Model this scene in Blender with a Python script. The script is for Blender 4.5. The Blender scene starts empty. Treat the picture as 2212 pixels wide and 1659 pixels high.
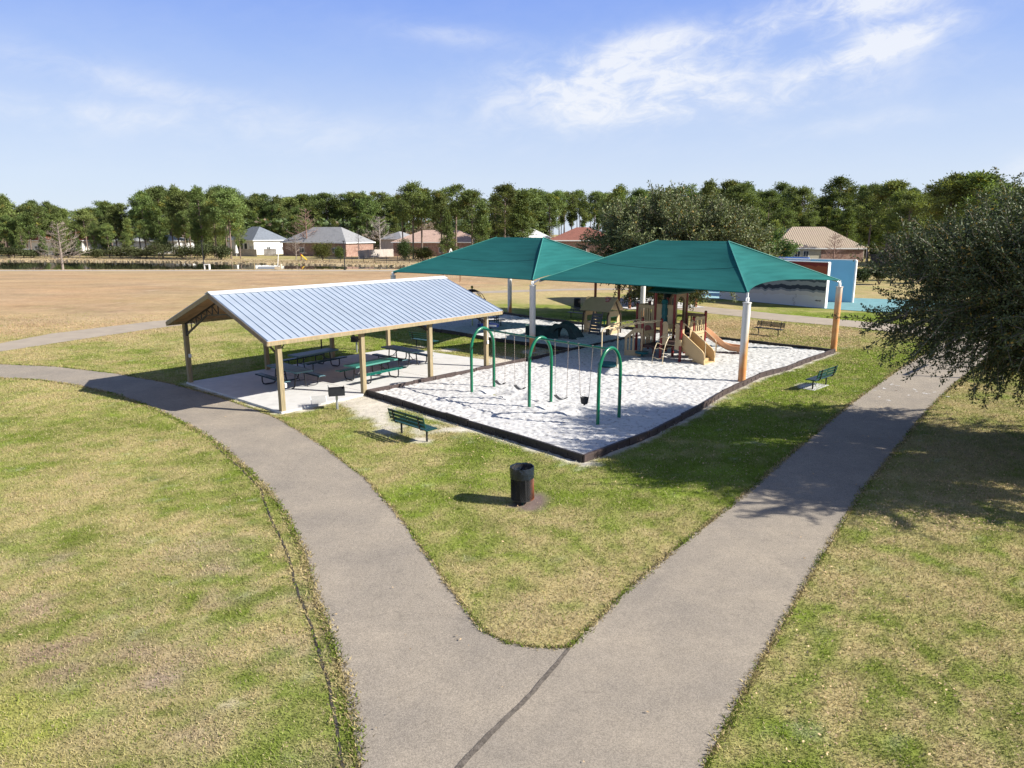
import bpy, math, random
import numpy as np
from mathutils import Vector, Matrix
R = math.radians
random.seed(7)
C = bpy.context.scene.collection
def nth(i):
    t = 'first second third fourth fifth sixth seventh eighth ninth tenth eleventh twelfth thirteenth fourteenth fifteenth sixteenth seventeenth eighteenth nineteenth'.split(); tens = {2: 'twenty', 3: 'thirty', 4: 'forty'}
    return t[i-1] if i < 20 else (tens[i//10][:-1]+'ieth' if i % 10 == 0 else tens[i//10]+'-'+t[i % 10-1])
# ------------------------------------------------------------------ camera, sky, sun
F, H, CX, CY, HOR = 1519., 6.4, 1106., 829.5, 501.
PIT = math.atan((CY-HOR)/F)
cam = bpy.data.cameras.new('camera'); cam.sensor_width = 36; cam.lens = 36*F/2212; cam.clip_end = 4000; cam.clip_start = .1
co = bpy.data.objects.new('camera', cam); C.objects.link(co)
co.location = (0, 0, H); co.rotation_euler = (math.pi/2-PIT, 0, 0)
bpy.context.scene.camera = co
SUN_EL = R(32.5); SH = Vector((-.971, .238, 0)).normalized()
sd = bpy.data.lights.new('sun', 'SUN'); sd.energy = 5.0; sd.angle = R(.5); sd.color = (1, .95, .86)
so = bpy.data.objects.new('sun', sd); C.objects.link(so)
sdir = Vector((SH.x*math.cos(SUN_EL), SH.y*math.cos(SUN_EL), -math.sin(SUN_EL)))
so.rotation_euler = sdir.to_track_quat('-Z', 'Y').to_euler(); so.location = (30, -10, 40)
vs = bpy.context.scene.view_settings
vs.view_transform = 'Standard'; vs.look = 'None'; vs.exposure = .95; vs.gamma = 1

def world():
    w = bpy.data.worlds.new('World'); bpy.context.scene.world = w; w.use_nodes = True
    nt = w.node_tree; N = nt.nodes; L = nt.links; N.clear()
    out = N.new('ShaderNodeOutputWorld'); bg = N.new('ShaderNodeBackground'); bg.inputs[1].default_value = .060
    sky = N.new('ShaderNodeTexSky'); sky.sky_type = 'NISHITA'; sky.sun_disc = False
    sky.sun_elevation = SUN_EL; sky.sun_rotation = math.atan2(.971, -.238); sky.air_density = 1.0; sky.dust_density = .25; sky.ozone_density = 2.2
    hs = N.new('ShaderNodeHueSaturation'); hs.inputs['Saturation'].default_value = 1.12; hs.inputs['Hue'].default_value = .512
    L.new(sky.outputs[0], hs.inputs['Color'])
    tc = N.new('ShaderNodeTexCoord'); sp = N.new('ShaderNodeSeparateXYZ'); L.new(tc.outputs['Generated'], sp.inputs[0])
    def M(op, a, b=None, c=None):
        n = N.new('ShaderNodeMath'); n.operation = op
        for i, q in enumerate((a, b, c)):
            if q is None: continue
            if isinstance(q, (int, float)): n.inputs[i].default_value = q
            else: L.new(q, n.inputs[i])
        return n.outputs[0]
    az = M('ARCTAN2', sp.outputs[0], sp.outputs[1]); el = M('ARCSINE', sp.outputs[2])
    def noise(sx, sy, off, det=9, dist=.6, rough=.6, rot=0.):
        a = M('ADD', M('MULTIPLY', az, math.cos(rot)), M('MULTIPLY', el, -math.sin(rot)))
        b = M('ADD', M('MULTIPLY', az, math.sin(rot)), M('MULTIPLY', el, math.cos(rot)))
        cb = N.new('ShaderNodeCombineXYZ'); L.new(M('MULTIPLY', a, sx), cb.inputs[0]); L.new(M('MULTIPLY', b, sy), cb.inputs[1]); cb.inputs[2].default_value = off
        n = N.new('ShaderNodeTexNoise'); n.inputs['Scale'].default_value = 1; n.inputs['Detail'].default_value = det; n.inputs['Distortion'].default_value = dist; n.inputs['Roughness'].default_value = rough
        L.new(cb.outputs[0], n.inputs['Vector']); return n.outputs[0]
    def smooth(x, lo, hi):
        n = N.new('ShaderNodeMapRange'); n.interpolation_type = 'SMOOTHSTEP'; L.new(x, n.inputs[0]); n.inputs[1].default_value = lo; n.inputs[2].default_value = hi; return n.outputs[0]
    def blob(a0, e0, ra, re, w, rot=0.):
        a = M('SUBTRACT', az, a0); e = M('SUBTRACT', el, e0)
        a2 = M('ADD', M('MULTIPLY', a, math.cos(rot)), M('MULTIPLY', e, math.sin(rot)))
        e2 = M('ADD', M('MULTIPLY', a, -math.sin(rot)), M('MULTIPLY', e, math.cos(rot)))
        d = M('ADD', M('POWER', M('ABSOLUTE', M('DIVIDE', a2, ra)), 2), M('POWER', M('ABSOLUTE', M('DIVIDE', e2, re)), 2))
        return M('MULTIPLY', M('POWER', 2.718, M('MULTIPLY', d, -1)), w)
    def pz(px, py):
        u = (px-CX)/F; v = (py-CY)/F
        d = Vector((u, math.cos(PIT)-v*math.sin(PIT), -math.sin(PIT)-v*math.cos(PIT))).normalized()
        return math.atan2(d.x, d.y), math.asin(d.z)
    bl = None
    for px, py, rx, ry, wt, rot in [(1210, 165, 150, 40, .8, .1), (1430, 85, 110, 26, .8, .1), (1450, 150, 190, 44, 1.0, .1), (1340, 225, 240, 42, 1.1, .05), (1560, 235, 240, 26, .6, .05), (1885, 105, 130, 30, 1.7, .25), (1830, 10, 150, 34, 1.5, .1),
                                (1000, 80, 130, 18, .35, -.1), (330, 190, 260, 26, .42, -.15), (120, 240, 240, 22, .55, 0.), (1700, 200, 260, 25, .35, .1), (650, 300, 400, 40, .25, 0), (1640, 90, 60, 22, .45, .8), (2200, 380, 60, 28, .55, .3), (1900, 260, 300, 18, .3, .1)]:
        a0, e0 = pz(px, py)
        b = blob(a0, e0, rx/F, ry/F, wt, rot); bl = b if bl is None else M('ADD', bl, b)
    # elsewhere in the sky, a thin veil of cirrus too
    back = smooth(M('MULTIPLY', sp.outputs[1], -1.), -.2, .5); bl = M('ADD', bl, M('MULTIPLY', back, .35)); bl = M('ADD', bl, .05)
    n1 = noise(7, 14, 2.2, 8, .35, .56, rot=-.06); n2 = noise(21, 46, 1.7, 7, 1.2, .66, rot=-.12)
    dn = M('ADD', M('MULTIPLY', n1, .68), M('MULTIPLY', n2, .32))
    cl = M('ADD', M('MULTIPLY', smooth(dn, .36, .74), bl), M('MULTIPLY', bl, .10)); cl = M('MINIMUM', M('MULTIPLY', cl, 1.1), .85)
    mx = N.new('ShaderNodeMix'); mx.data_type = 'RGBA'; L.new(cl, mx.inputs['Factor'])
    mx.inputs['B'].default_value = (8.0, 8.2, 8.6, 1)
    # pale blue winter haze low in the sky, under the clouds
    rp = N.new('ShaderNodeValToRGB'); e = rp.color_ramp.elements; L.new(M('MULTIPLY', el, 2.), rp.inputs[0])
    e[0].position = 0; e[0].color = (.72, .82, .96, 1); e[1].position = 1; e[1].color = (.10, .25, .70, 1)
    for p, c in ((.14, (.67, .78, .97)), (.26, (.58, .71, .97)), (.42, (.40, .56, .97)), (.62, (.23, .39, .95))): q = e.new(p); q.color = (*c, 1)
    sc = N.new('ShaderNodeVectorMath'); sc.operation = 'SCALE'; L.new(rp.outputs[0], sc.inputs[0]); sc.inputs['Scale'].default_value = 8.7
    lift = N.new('ShaderNodeMix'); lift.data_type = 'RGBA'; L.new(M('MULTIPLY', M('SUBTRACT', 1., smooth(el, .38, .75)), .88), lift.inputs['Factor'])
    L.new(hs.outputs[0], lift.inputs['A']); L.new(sc.outputs[0], lift.inputs['B']); L.new(lift.outputs['Result'], mx.inputs['A'])
    L.new(mx.outputs['Result'], bg.inputs[0]); L.new(bg.outputs[0], out.inputs[0])
world()

# ------------------------------------------------------------------ projection helpers
def ray(x, y):
    u = (x-CX)/F; v = (y-CY)/F
    return (u, math.cos(PIT)-v*math.sin(PIT), -math.sin(PIT)-v*math.cos(PIT))
def G(x, y, z=0.):
    r = ray(x, y); t = (H-z)/-r[2]; return Vector((r[0]*t, r[1]*t, z))
def at(x, y, Y):
    r = ray(x, y); t = Y/r[1]; return Vector((r[0]*t, Y, H+r[2]*t))
def proj(X, Y, Z=0.):
    dz = Z-H; d = Y*math.cos(PIT)-dz*math.sin(PIT); dn = -Y*math.sin(PIT)-dz*math.cos(PIT)
    return CX+F*X/d, CY+F*dn/d

# ------------------------------------------------------------------ noise
_rs = np.random.RandomState(5); _T = _rs.rand(256, 256)
def vn(x, y, s=1., o=0):
    x = np.asarray(x)/s+o*17.3+100; y = np.asarray(y)/s+o*31.7+100
    xi = np.floor(x).astype(int); yi = np.floor(y).astype(int); fx = x-xi; fy = y-yi
    fx = fx*fx*(3-2*fx); fy = fy*fy*(3-2*fy)
    a = _T[xi % 256, yi % 256]; b = _T[(xi+1) % 256, yi % 256]; c = _T[xi % 256, (yi+1) % 256]; d = _T[(xi+1) % 256, (yi+1) % 256]
    return a*(1-fx)*(1-fy)+b*fx*(1-fy)+c*(1-fx)*fy+d*fx*fy
def fbm(x, y, s=1., o=0, n=4):
    t = 0; w = 0; a = 1.
    for i in range(n): t = t+a*vn(x, y, s/2**i, o+i); w += a; a *= .55
    return t/w
def inside(x, y, poly):
    x = np.asarray(x); y = np.asarray(y); r = np.zeros(x.shape, bool); n = len(poly)
    for i in range(n):
        x1, y1 = poly[i][0], poly[i][1]; x2, y2 = poly[(i+1) % n][0], poly[(i+1) % n][1]
        if y1 == y2: continue
        c = ((y1 > y) != (y2 > y)) & (x < (x2-x1)*(y-y1)/(y2-y1)+x1); r ^= c
    return r
def dist_line(x, y, pl):
    d = np.full(np.shape(x), 1e9)
    for a, b in zip(pl[:-1], pl[1:]):
        vx, vy = b[0]-a[0], b[1]-a[1]; L2 = vx*vx+vy*vy+1e-9
        t = np.clip(((x-a[0])*vx+(y-a[1])*vy)/L2, 0, 1)
        d = np.minimum(d, np.hypot(x-a[0]-t*vx, y-a[1]-t*vy))
    return d

# ------------------------------------------------------------------ materials
def ntree(name):
    m = bpy.data.materials.new(name); m.use_nodes = True; nt = m.node_tree
    return m, nt, nt.nodes, nt.links, nt.nodes['Principled BSDF']
def mat(name, col, rough=.6, var=.15, scale=8., metal=0., bump=0., bscale=40., spec=.5, alt=None, altf=(.5, .7), coord='Object', stretch=(1, 1, 1), coat=0.):
    m, nt, N, L, B = ntree(name)
    B.inputs['Roughness'].default_value = rough; B.inputs['Metallic'].default_value = metal; B.inputs['Specular IOR Level'].default_value = spec
    B.inputs['Coat Weight'].default_value = coat
    tc = N.new('ShaderNodeTexCoord'); mp = N.new('ShaderNodeMapping'); mp.inputs['Scale'].default_value = stretch; L.new(tc.outputs[coord], mp.inputs[0])
    n = N.new('ShaderNodeTexNoise'); n.inputs['Scale'].default_value = scale; n.inputs['Detail'].default_value = 6; L.new(mp.outputs[0], n.inputs['Vector'])
    r = N.new('ShaderNodeValToRGB'); e = r.color_ramp.elements
    e[0].position = .3; e[1].position = .7
    e[0].color = (*[c*(1-var) for c in col], 1); e[1].color = (*[min(1, c*(1+var)) for c in col], 1)
    L.new(n.outputs[0], r.inputs[0]); last = r.outputs[0]
    if alt:
        n2 = N.new('ShaderNodeTexNoise'); n2.inputs['Scale'].default_value = scale*.4; n2.inputs['Detail'].default_value = 8; n2.inputs['Roughness'].default_value = .65; L.new(mp.outputs[0], n2.inputs['Vector'])
        mr = N.new('ShaderNodeMapRange'); L.new(n2.outputs[0], mr.inputs[0]); mr.inputs[1].default_value, mr.inputs[2].default_value = altf
        mx = N.new('ShaderNodeMix'); mx.data_type = 'RGBA'; L.new(mr.outputs[0], mx.inputs['Factor']); L.new(last, mx.inputs['A']); mx.inputs['B'].default_value = (*alt, 1); last = mx.outputs['Result']
    L.new(last, B.inputs['Base Color'])
    if bump:
        n3 = N.new('ShaderNodeTexNoise'); n3.inputs['Scale'].default_value = bscale; n3.inputs['Detail'].default_value = 4; L.new(mp.outputs[0], n3.inputs['Vector'])
        bp = N.new('ShaderNodeBump'); bp.inputs['Strength'].default_value = bump; bp.inputs['Distance'].default_value = .02; L.new(n3.outputs[0], bp.inputs['Height']); L.new(bp.outputs[0], B.inputs['Normal'])
    return m
def attr_mat(name, rough=.8, trans=0., objvar=0., spec=.3, fine=None, tcol=(1, 1, 1), gain=1.):
    """colour comes from the mesh's own colour attribute"""
    m, nt, N, L, B = ntree(name)
    a = N.new('ShaderNodeAttribute'); a.attribute_name = 'Col'; last = a.outputs['Color']
    B.inputs['Roughness'].default_value = rough; B.inputs['Specular IOR Level'].default_value = spec
    if fine:
        tc = N.new('ShaderNodeTexCoord')
        for sc, amt in fine:
            n = N.new('ShaderNodeTexNoise'); n.inputs['Scale'].default_value = sc; n.inputs['Detail'].default_value = 5; n.inputs['Roughness'].default_value = .7; L.new(tc.outputs['Object'], n.inputs['Vector'])
            mr = N.new('ShaderNodeMapRange'); L.new(n.outputs[0], mr.inputs[0]); mr.inputs[1].default_value = .3; mr.inputs[2].default_value = .7; mr.inputs[3].default_value = 1-amt; mr.inputs[4].default_value = 1+amt
            vm = N.new('ShaderNodeVectorMath'); vm.operation = 'SCALE'; L.new(last, vm.inputs[0]); L.new(mr.outputs[0], vm.inputs['Scale']); last = vm.outputs[0]
        bp = N.new('ShaderNodeBump'); bp.inputs['Strength'].default_value = .5; bp.inputs['Distance'].default_value = .03; L.new(n.outputs[0], bp.inputs['Height']); L.new(bp.outputs[0], B.inputs['Normal'])
    if objvar:
        oi = N.new('ShaderNodeObjectInfo')
        hs = N.new('ShaderNodeHueSaturation')
        mr = N.new('ShaderNodeMapRange'); L.new(oi.outputs['Random'], mr.inputs[0]); mr.inputs[3].default_value = 1-objvar; mr.inputs[4].default_value = 1+objvar; L.new(mr.outputs[0], hs.inputs['Value'])
        mu = N.new('ShaderNodeMath'); mu.operation = 'MULTIPLY'; L.new(oi.outputs['Random'], mu.inputs[0]); mu.inputs[1].default_value = 7.31
        fr = N.new('ShaderNodeMath'); fr.operation = 'FRACT'; L.new(mu.outputs[0], fr.inputs[0])
        mr2 = N.new('ShaderNodeMapRange'); L.new(fr.outputs[0], mr2.inputs[0]); mr2.inputs[3].default_value = .484; mr2.inputs[4].default_value = .520; L.new(mr2.outputs[0], hs.inputs['Hue'])
        L.new(last, hs.inputs['Color']); last = hs.outputs[0]
    L.new(last, B.inputs['Base Color'])
    if trans:
        tb = N.new('ShaderNodeBsdfTranslucent'); vm = N.new('ShaderNodeVectorMath'); vm.operation = 'MULTIPLY'; L.new(last, vm.inputs[0]); vm.inputs[1].default_value = tcol; L.new(vm.outputs[0], tb.inputs[0])
        ms = N.new('ShaderNodeMixShader'); ms.inputs[0].default_value = trans; L.new(B.outputs[0], ms.inputs[1]); L.new(tb.outputs[0], ms.inputs[2])
        L.new(ms.outputs[0], N['Material Output'].inputs[0])
    return m

# ------------------------------------------------------------------ mesh builders
def link(name, me, m, parent=None, smooth=False):
    o = bpy.data.objects.new(name, me); C.objects.link(o)
    if m is not None: me.materials.append(m)
    if parent is not None: o.parent = parent
    if smooth:
        me.polygons.foreach_set('use_smooth', [True]*len(me.polygons))
    return o
class MB:
    def __init__(s): s.v = []; s.f = []
    def add(s, vs, fs):
        b = len(s.v); s.v += [tuple(v) for v in vs]; s.f += [tuple(b+i for i in f) for f in fs]; return s
    def frame(s, o, ex, ey, ez, sx, sy, sz):
        """box centred at o with unit axes and full sizes"""
        o = Vector(o); vs = [o+ex*(a*sx/2)+ey*(b*sy/2)+ez*(c*sz/2) for a in (-1, 1) for b in (-1, 1) for c in (-1, 1)]
        return s.add(vs, [(0, 1, 3, 2), (4, 6, 7, 5), (0, 4, 5, 1), (2, 3, 7, 6), (0, 2, 6, 4), (1, 5, 7, 3)])
    def box(s, c, sz, rz=0.):
        ex = Vector((math.cos(rz), math.sin(rz), 0)); ey = Vector((-math.sin(rz), math.cos(rz), 0)); return s.frame(c, ex, ey, Vector((0, 0, 1)), *sz)
    def beam(s, a, b, w, h, up=(0, 0, 1)):
        a = Vector(a); b = Vector(b); d = b-a; L = d.length; d.normalize(); up = Vector(up)
        side = d.cross(up)
        if side.length < 1e-4: side = d.cross(Vector((1, 0, 0)))
        side.normalize(); u = side.cross(d); return s.frame((a+b)/2, d, side, u, L, w, h)
    def tube(s, pts, r, n=8, caps=True):
        pts = [Vector(p) for p in pts]; rs = r if isinstance(r, (list, tuple)) else [r]*len(pts)
        ref = None; rings = []
        for i, p in enumerate(pts):
            d = (pts[min(i+1, len(pts)-1)]-pts[max(i-1, 0)]).normalized()
            if ref is None: ref = Vector((0, 0, 1)).cross(d) if abs(d.z) < .9 else Vector((1, 0, 0)).cross(d)
            ref = (ref-d*ref.dot(d)).normalized(); w = d.cross(ref)
            rings.append([p+(ref*math.cos(2*math.pi*k/n)+w*math.sin(2*math.pi*k/n))*rs[i] for k in range(n)])
        vs = [q for r_ in rings for q in r_]; fs = []
        for i in range(len(pts)-1):
            for k in range(n): fs.append((i*n+k, i*n+(k+1) % n, (i+1)*n+(k+1) % n, (i+1)*n+k))
        if caps: fs.append(tuple(range(n-1, -1, -1))); fs.append(tuple((len(pts)-1)*n+k for k in range(n)))
        return s.add(vs, fs)
    def lathe(s, prof, c=(0, 0, 0), n=24):
        vs = [(c[0]+r*math.cos(2*math.pi*k/n), c[1]+r*math.sin(2*math.pi*k/n), c[2]+z) for r, z in prof for k in range(n)]
        fs = [(i*n+k, i*n+(k+1) % n, (i+1)*n+(k+1) % n, (i+1)*n+k) for i in range(len(prof)-1) for k in range(n)]
        return s.add(vs, fs)
    def prism(s, poly, off):
        """polygon (3-D points, in order) extruded by vector off"""
        poly = [Vector(p) for p in poly]; off = Vector(off); n = len(poly)
        return s.add(poly+[p+off for p in poly], [tuple(range(n-1, -1, -1)), tuple(range(n, 2*n))]+[(i, (i+1) % n, n+(i+1) % n, n+i) for i in range(n)])
    def slab(s, quads, t):
        """thin panel from a quad (4 points) thickened along its normal"""
        p = [Vector(q) for q in quads]; nn = (p[1]-p[0]).cross(p[-1]-p[0]).normalized()*t
        return s.prism([q-nn/2 for q in p], nn)
    def build(s, name, m, parent=None, smooth=False):
        me = bpy.data.meshes.new(name); me.from_pydata(s.v, [], s.f); me.update()
        import bmesh
        bm = bmesh.new(); bm.from_mesh(me); bmesh.ops.recalc_face_normals(bm, faces=bm.faces); bm.to_mesh(me); bm.free()
        o = link(name, me, m, parent)
        if smooth:
            me.polygons.foreach_set('use_smooth', [True]*len(me.polygons))
            try: me.set_sharp_from_angle(angle=R(40))
            except Exception: pass
        return o
def npmesh(name, V, Fc, m, parent=None, col=None, smooth=False):
    """V (n,3), Fc (k,c) index array, col (n,3) point colours"""
    me = bpy.data.meshes.new(name); n, k, c = len(V), len(Fc), Fc.shape[1]
    me.vertices.add(n); me.vertices.foreach_set('co', np.ascontiguousarray(V, np.float32).ravel())
    me.loops.add(k*c); me.loops.foreach_set('vertex_index', np.ascontiguousarray(Fc, np.int32).ravel())
    me.polygons.add(k); me.polygons.foreach_set('loop_start', np.arange(0, k*c, c, dtype=np.int32))
    try: me.polygons.foreach_set('loop_total', np.full(k, c, np.int32))
    except Exception: pass
    me.update(calc_edges=True)
    if col is not None:
        a = me.attributes.new('Col', 'FLOAT_COLOR', 'POINT'); a.data.foreach_set('color', np.concatenate([col, np.ones((n, 1))], 1).astype(np.float32).ravel())
    return link(name, me, m, parent, smooth)
def tag(o, label=None, cat=None, group=None, kind=None):
    if label: o['label'] = label
    if cat: o['category'] = cat
    if group: o['group'] = group
    if kind: o['kind'] = kind
    return o
def thing(name, label, cat, loc=(0, 0, 0), rz=0., group=None):
    o = bpy.data.objects.new(name, None); C.objects.link(o); o.location = loc; o.rotation_euler = (0, 0, rz); o.empty_display_size = .2
    return tag(o, label, cat, group)
def kids(o): return [c for c in bpy.data.objects if c.parent == o]
def dup(root, loc, rz=0., label=None, cat=None, group=None, scale=None, children=None):
    def cp(o, par):
        c = o.copy(); C.objects.link(c); c.parent = par
        for ch in kids(o): cp(ch, c)
        return c
    r = root.copy(); C.objects.link(r); r.location = loc; r.rotation_euler = (0, 0, rz)
    if scale: r.scale = scale
    for ch in (children if children is not None else kids(root)): cp(ch, r)
    return tag(r, label, cat, group)
# ------------------------------------------------------------------ material library
M = {}
def asphaltmat():
    m, nt, N, L, B = ntree('asphalt'); tc = N.new('ShaderNodeTexCoord'); B.inputs['Roughness'].default_value = .92; B.inputs['Specular IOR Level'].default_value = .15
    def nz(s, d=6, r=.6): n = N.new('ShaderNodeTexNoise'); n.inputs['Scale'].default_value = s; n.inputs['Detail'].default_value = d; n.inputs['Roughness'].default_value = r; L.new(tc.outputs['Object'], n.inputs['Vector']); return n.outputs[0]
    r = N.new('ShaderNodeValToRGB'); e = r.color_ramp.elements; e[0].position = .35; e[0].color = (.245, .214, .176, 1); e[1].position = .68; e[1].color = (.325, .278, .218, 1); L.new(nz(.55, 7, .62), r.inputs[0]); last = r.outputs[0]
    for s, lo, hi, a, b in ((45, .38, .62, .80, 1.20), (150, .40, .60, .66, 1.34), (4, .35, .7, .95, 1.05)):
        mr = N.new('ShaderNodeMapRange'); L.new(nz(s, 3, .7), mr.inputs[0]); mr.inputs[1].default_value = lo; mr.inputs[2].default_value = hi; mr.inputs[3].default_value = a; mr.inputs[4].default_value = b
        v = N.new('ShaderNodeVectorMath'); v.operation = 'SCALE'; L.new(last, v.inputs[0]); L.new(mr.outputs[0], v.inputs['Scale']); last = v.outputs[0]
    vo = N.new('ShaderNodeTexVoronoi'); vo.feature = 'DISTANCE_TO_EDGE'; vo.inputs['Scale'].default_value = .42
    wv = N.new('ShaderNodeVectorMath'); wv.operation = 'ADD'; wn = N.new('ShaderNodeTexNoise'); wn.inputs['Scale'].default_value = 2.2; wn.inputs['Detail'].default_value = 6; L.new(tc.outputs['Object'], wn.inputs['Vector']); ws = N.new('ShaderNodeVectorMath'); ws.operation = 'SCALE'; ws.inputs['Scale'].default_value = .5; L.new(wn.outputs['Color'], ws.inputs[0]); L.new(tc.outputs['Object'], wv.inputs[0]); L.new(ws.outputs[0], wv.inputs[1]); L.new(wv.outputs[0], vo.inputs['Vector'])
    ck = N.new('ShaderNodeMapRange'); L.new(vo.outputs[0], ck.inputs[0]); ck.inputs[1].default_value = .001; ck.inputs[2].default_value = .006; ck.inputs[3].default_value = .87; ck.inputs[4].default_value = 1.
    cm_ = N.new('ShaderNodeMapRange'); L.new(nz(.35, 3), cm_.inputs[0]); cm_.inputs[1].default_value = .5; cm_.inputs[2].default_value = .56; cm_.inputs[3].default_value = 1.; cm_.inputs[4].default_value = 0.
    mxx = N.new('ShaderNodeMath'); mxx.operation = 'MAXIMUM'; L.new(ck.outputs[0], mxx.inputs[0]); L.new(cm_.outputs[0], mxx.inputs[1]); v = N.new('ShaderNodeVectorMath'); v.operation = 'SCALE'; L.new(last, v.inputs[0]); L.new(mxx.outputs[0], v.inputs['Scale']); last = v.outputs[0]
    L.new(last, B.inputs['Base Color']); bp = N.new('ShaderNodeBump'); bp.inputs['Strength'].default_value = .5; bp.inputs['Distance'].default_value = .008; L.new(nz(120, 3), bp.inputs['Height']); L.new(bp.outputs[0], B.inputs['Normal']); return m
M['asphalt'] = asphaltmat()
M['seam'] = mat('dirt_seam', (.14, .12, .10), .95, .35, 20, bump=.6, bscale=60, spec=.1)
M['concrete'] = mat('concrete', (.54, .535, .52), .85, .06, 3, bump=.15, bscale=60, spec=.3, alt=(.38, .375, .36), altf=(.55, .85))
M['lumber'] = mat('treated_lumber', (.29, .225, .125), .75, .28, 5, alt=(.20, .175, .105), altf=(.45, .7), stretch=(6, 6, .6), bump=.2)
M['deckwood'] = mat('roof_deck_wood', (.42, .25, .13), .7, .25, 3, stretch=(1, 1, 1))
M['fascia'] = mat('fascia_board', (.20, .15, .10), .8, .2, 6)
M['blacksteel'] = mat('black_steel', (.015, .016, .02), .45, .3, 10)
M['galv'] = mat('galvanised_steel', (.42, .44, .46), .4, .1, 12, metal=.7)
M['white'] = mat('white_plastic', (.75, .75, .73), .5, .05)
M['darkgreen'] = mat('dark_green_coated_metal', (.004, .045, .034), .35, .25, 6)
M['swinggreen'] = mat('green_painted_tube', (.0, .13, .06), .3, .12, 4, coat=.3)
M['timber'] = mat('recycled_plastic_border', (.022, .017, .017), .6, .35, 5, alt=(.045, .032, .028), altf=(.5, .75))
M['timber_sun'] = mat('sunlit_plastic_border', (.052, .035, .032), .65, .3, 5, alt=(.03, .022, .02), altf=(.5, .75))  # same border plastic for the sun-facing rows, sunlight put into its colour
M['chain'] = mat('chain', (.30, .25, .22), .5, .3, 30, metal=.5)
M['rubber'] = mat('black_rubber', (.02, .02, .022), .6, .3)
M['tan'] = mat('tan_plastic', (.46, .345, .195), .5, .07, 3)
M['tan2'] = mat('tan_coated_tube', (.60, .48, .30), .4, .08, 3)
M['red'] = mat('dark_red_coated_steel', (.19, .008, .012), .35, .12, 3, coat=.2)
M['teal'] = mat('teal_plastic', (.0, .10, .12), .5, .12, 3)
M['slide'] = mat('orange_tan_slide', (.48, .245, .125), .4, .08, 3)
M['steps'] = mat('yellow_tan_steps', (.48, .335, .165), .5, .06, 3)
M['greytread'] = mat('grey_slat_plastic', (.10, .11, .13), .6, .15)
M['brownrib'] = mat('dark_brown_rib', (.035, .018, .012), .5, .2)
M['brightgreen'] = mat('bright_green_plastic', (.01, .30, .13), .4, .1)
M['rock'] = mat('dark_green_rock_plastic', (.018, .045, .042), .7, .35, 3, bump=.6, bscale=6)
M['blue'] = mat('blue_plastic', (.01, .05, .35), .4, .1)
M['maroon'] = mat('maroon_tube', (.06, .008, .012), .4, .2)
M['brownpost'] = mat('reddish_brown_post', (.26, .085, .035), .7, .15, 5)
M['bag'] = mat('black_bin_bag', (.012, .018, .028), .22, .3, 10, bump=.8, bscale=14)
M['glass'] = mat('window_glass', (.05, .06, .07), .08, .2, spec=.8)
M['trim'] = mat('white_trim', (.78, .78, .76), .6, .04)
M['bark'] = mat('bark', (.13, .10, .08), .9, .35, 6, stretch=(3, 3, .6), bump=.5, bscale=12)
M['pinebark'] = mat('pine_bark', (.17, .125, .10), .9, .35, 3, stretch=(3, 3, .5))
M['barewood'] = mat('bare_twigs', (.25, .205, .175), .9, .2, 3)
M['fence'] = mat('weathered_fence', (.40, .36, .32), .85, .2, 1.5, stretch=(4, 4, .3))
M['brick'] = mat('brick_wall', (.26, .155, .12), .9, .2, 4, alt=(.34, .235, .19), altf=(.45, .65))
M['stucco'] = mat('pale_wall', (.66, .64, .58), .85, .06, 3)
M['whitewall'] = mat('white_wall', (.74, .75, .76), .85, .05, 3)
M['tanwall'] = mat('tan_wall', (.47, .44, .34), .85, .06, 3)
def shingle(name, c): return mat(name, c, .9, .16, 2.5, alt=tuple(x*.75 for x in c), altf=(.5, .7), bump=.3, bscale=4)
M['lawn_leaf'] = attr_mat('grass_blades', .75, trans=.25, spec=.15)
M['ground'] = attr_mat('grass_ground', .95, spec=.05, fine=[(.6, .10), (1.6, .14), (5, .17), (34, .26)])
M['litter'] = attr_mat('dead_leaves', .8, spec=.2)
M['pine'] = attr_mat('pine_needles', .7, trans=.25, objvar=.27, spec=.2, tcol=(1.3, 1.25, .5))
M['oak'] = attr_mat('oak_leaves', .6, trans=.12, objvar=0., spec=.28, tcol=(1.2, 1.3, .5))
M['reed'] = attr_mat('dry_reeds', .9, trans=.2, spec=.1)
def sandmat():
    m, nt, N, L, B = ntree('white_sand'); tc = N.new('ShaderNodeTexCoord'); B.inputs['Roughness'].default_value = .95; B.inputs['Specular IOR Level'].default_value = .1
    n = N.new('ShaderNodeTexNoise'); n.inputs['Scale'].default_value = 7; n.inputs['Detail'].default_value = 5; n.inputs['Roughness'].default_value = .7; L.new(tc.outputs['Object'], n.inputs['Vector'])
    r = N.new('ShaderNodeValToRGB'); e = r.color_ramp.elements; e[0].position = .34; e[0].color = (.27, .255, .24, 1); e[1].position = .475; e[1].color = (.54, .53, .515, 1); L.new(n.outputs[0], r.inputs[0]); L.new(r.outputs[0], B.inputs['Base Color'])  # dark speckles: debris, and the shade of the dimples put into the colour
    n3 = N.new('ShaderNodeTexNoise'); n3.inputs['Scale'].default_value = 55; n3.inputs['Detail'].default_value = 4; L.new(tc.outputs['Object'], n3.inputs['Vector'])
    bp = N.new('ShaderNodeBump'); bp.inputs['Strength'].default_value = .5; bp.inputs['Distance'].default_value = .01; L.new(n3.outputs[0], bp.inputs['Height']); L.new(bp.outputs[0], B.inputs['Normal'])
    return m
M['sand'] = sandmat()
def ribmat(name, c, c2, dirv, pitch, metal, rough):
    """roof sheet; seams are real ribs, this adds faint panel tone"""
    return mat(name, c, rough, .05, 1.5, metal=metal, spec=.5)
M['metalroof'] = mat('galvalume_roof', (.345, .395, .465), .44, .07, 1.2, metal=.15)
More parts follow.
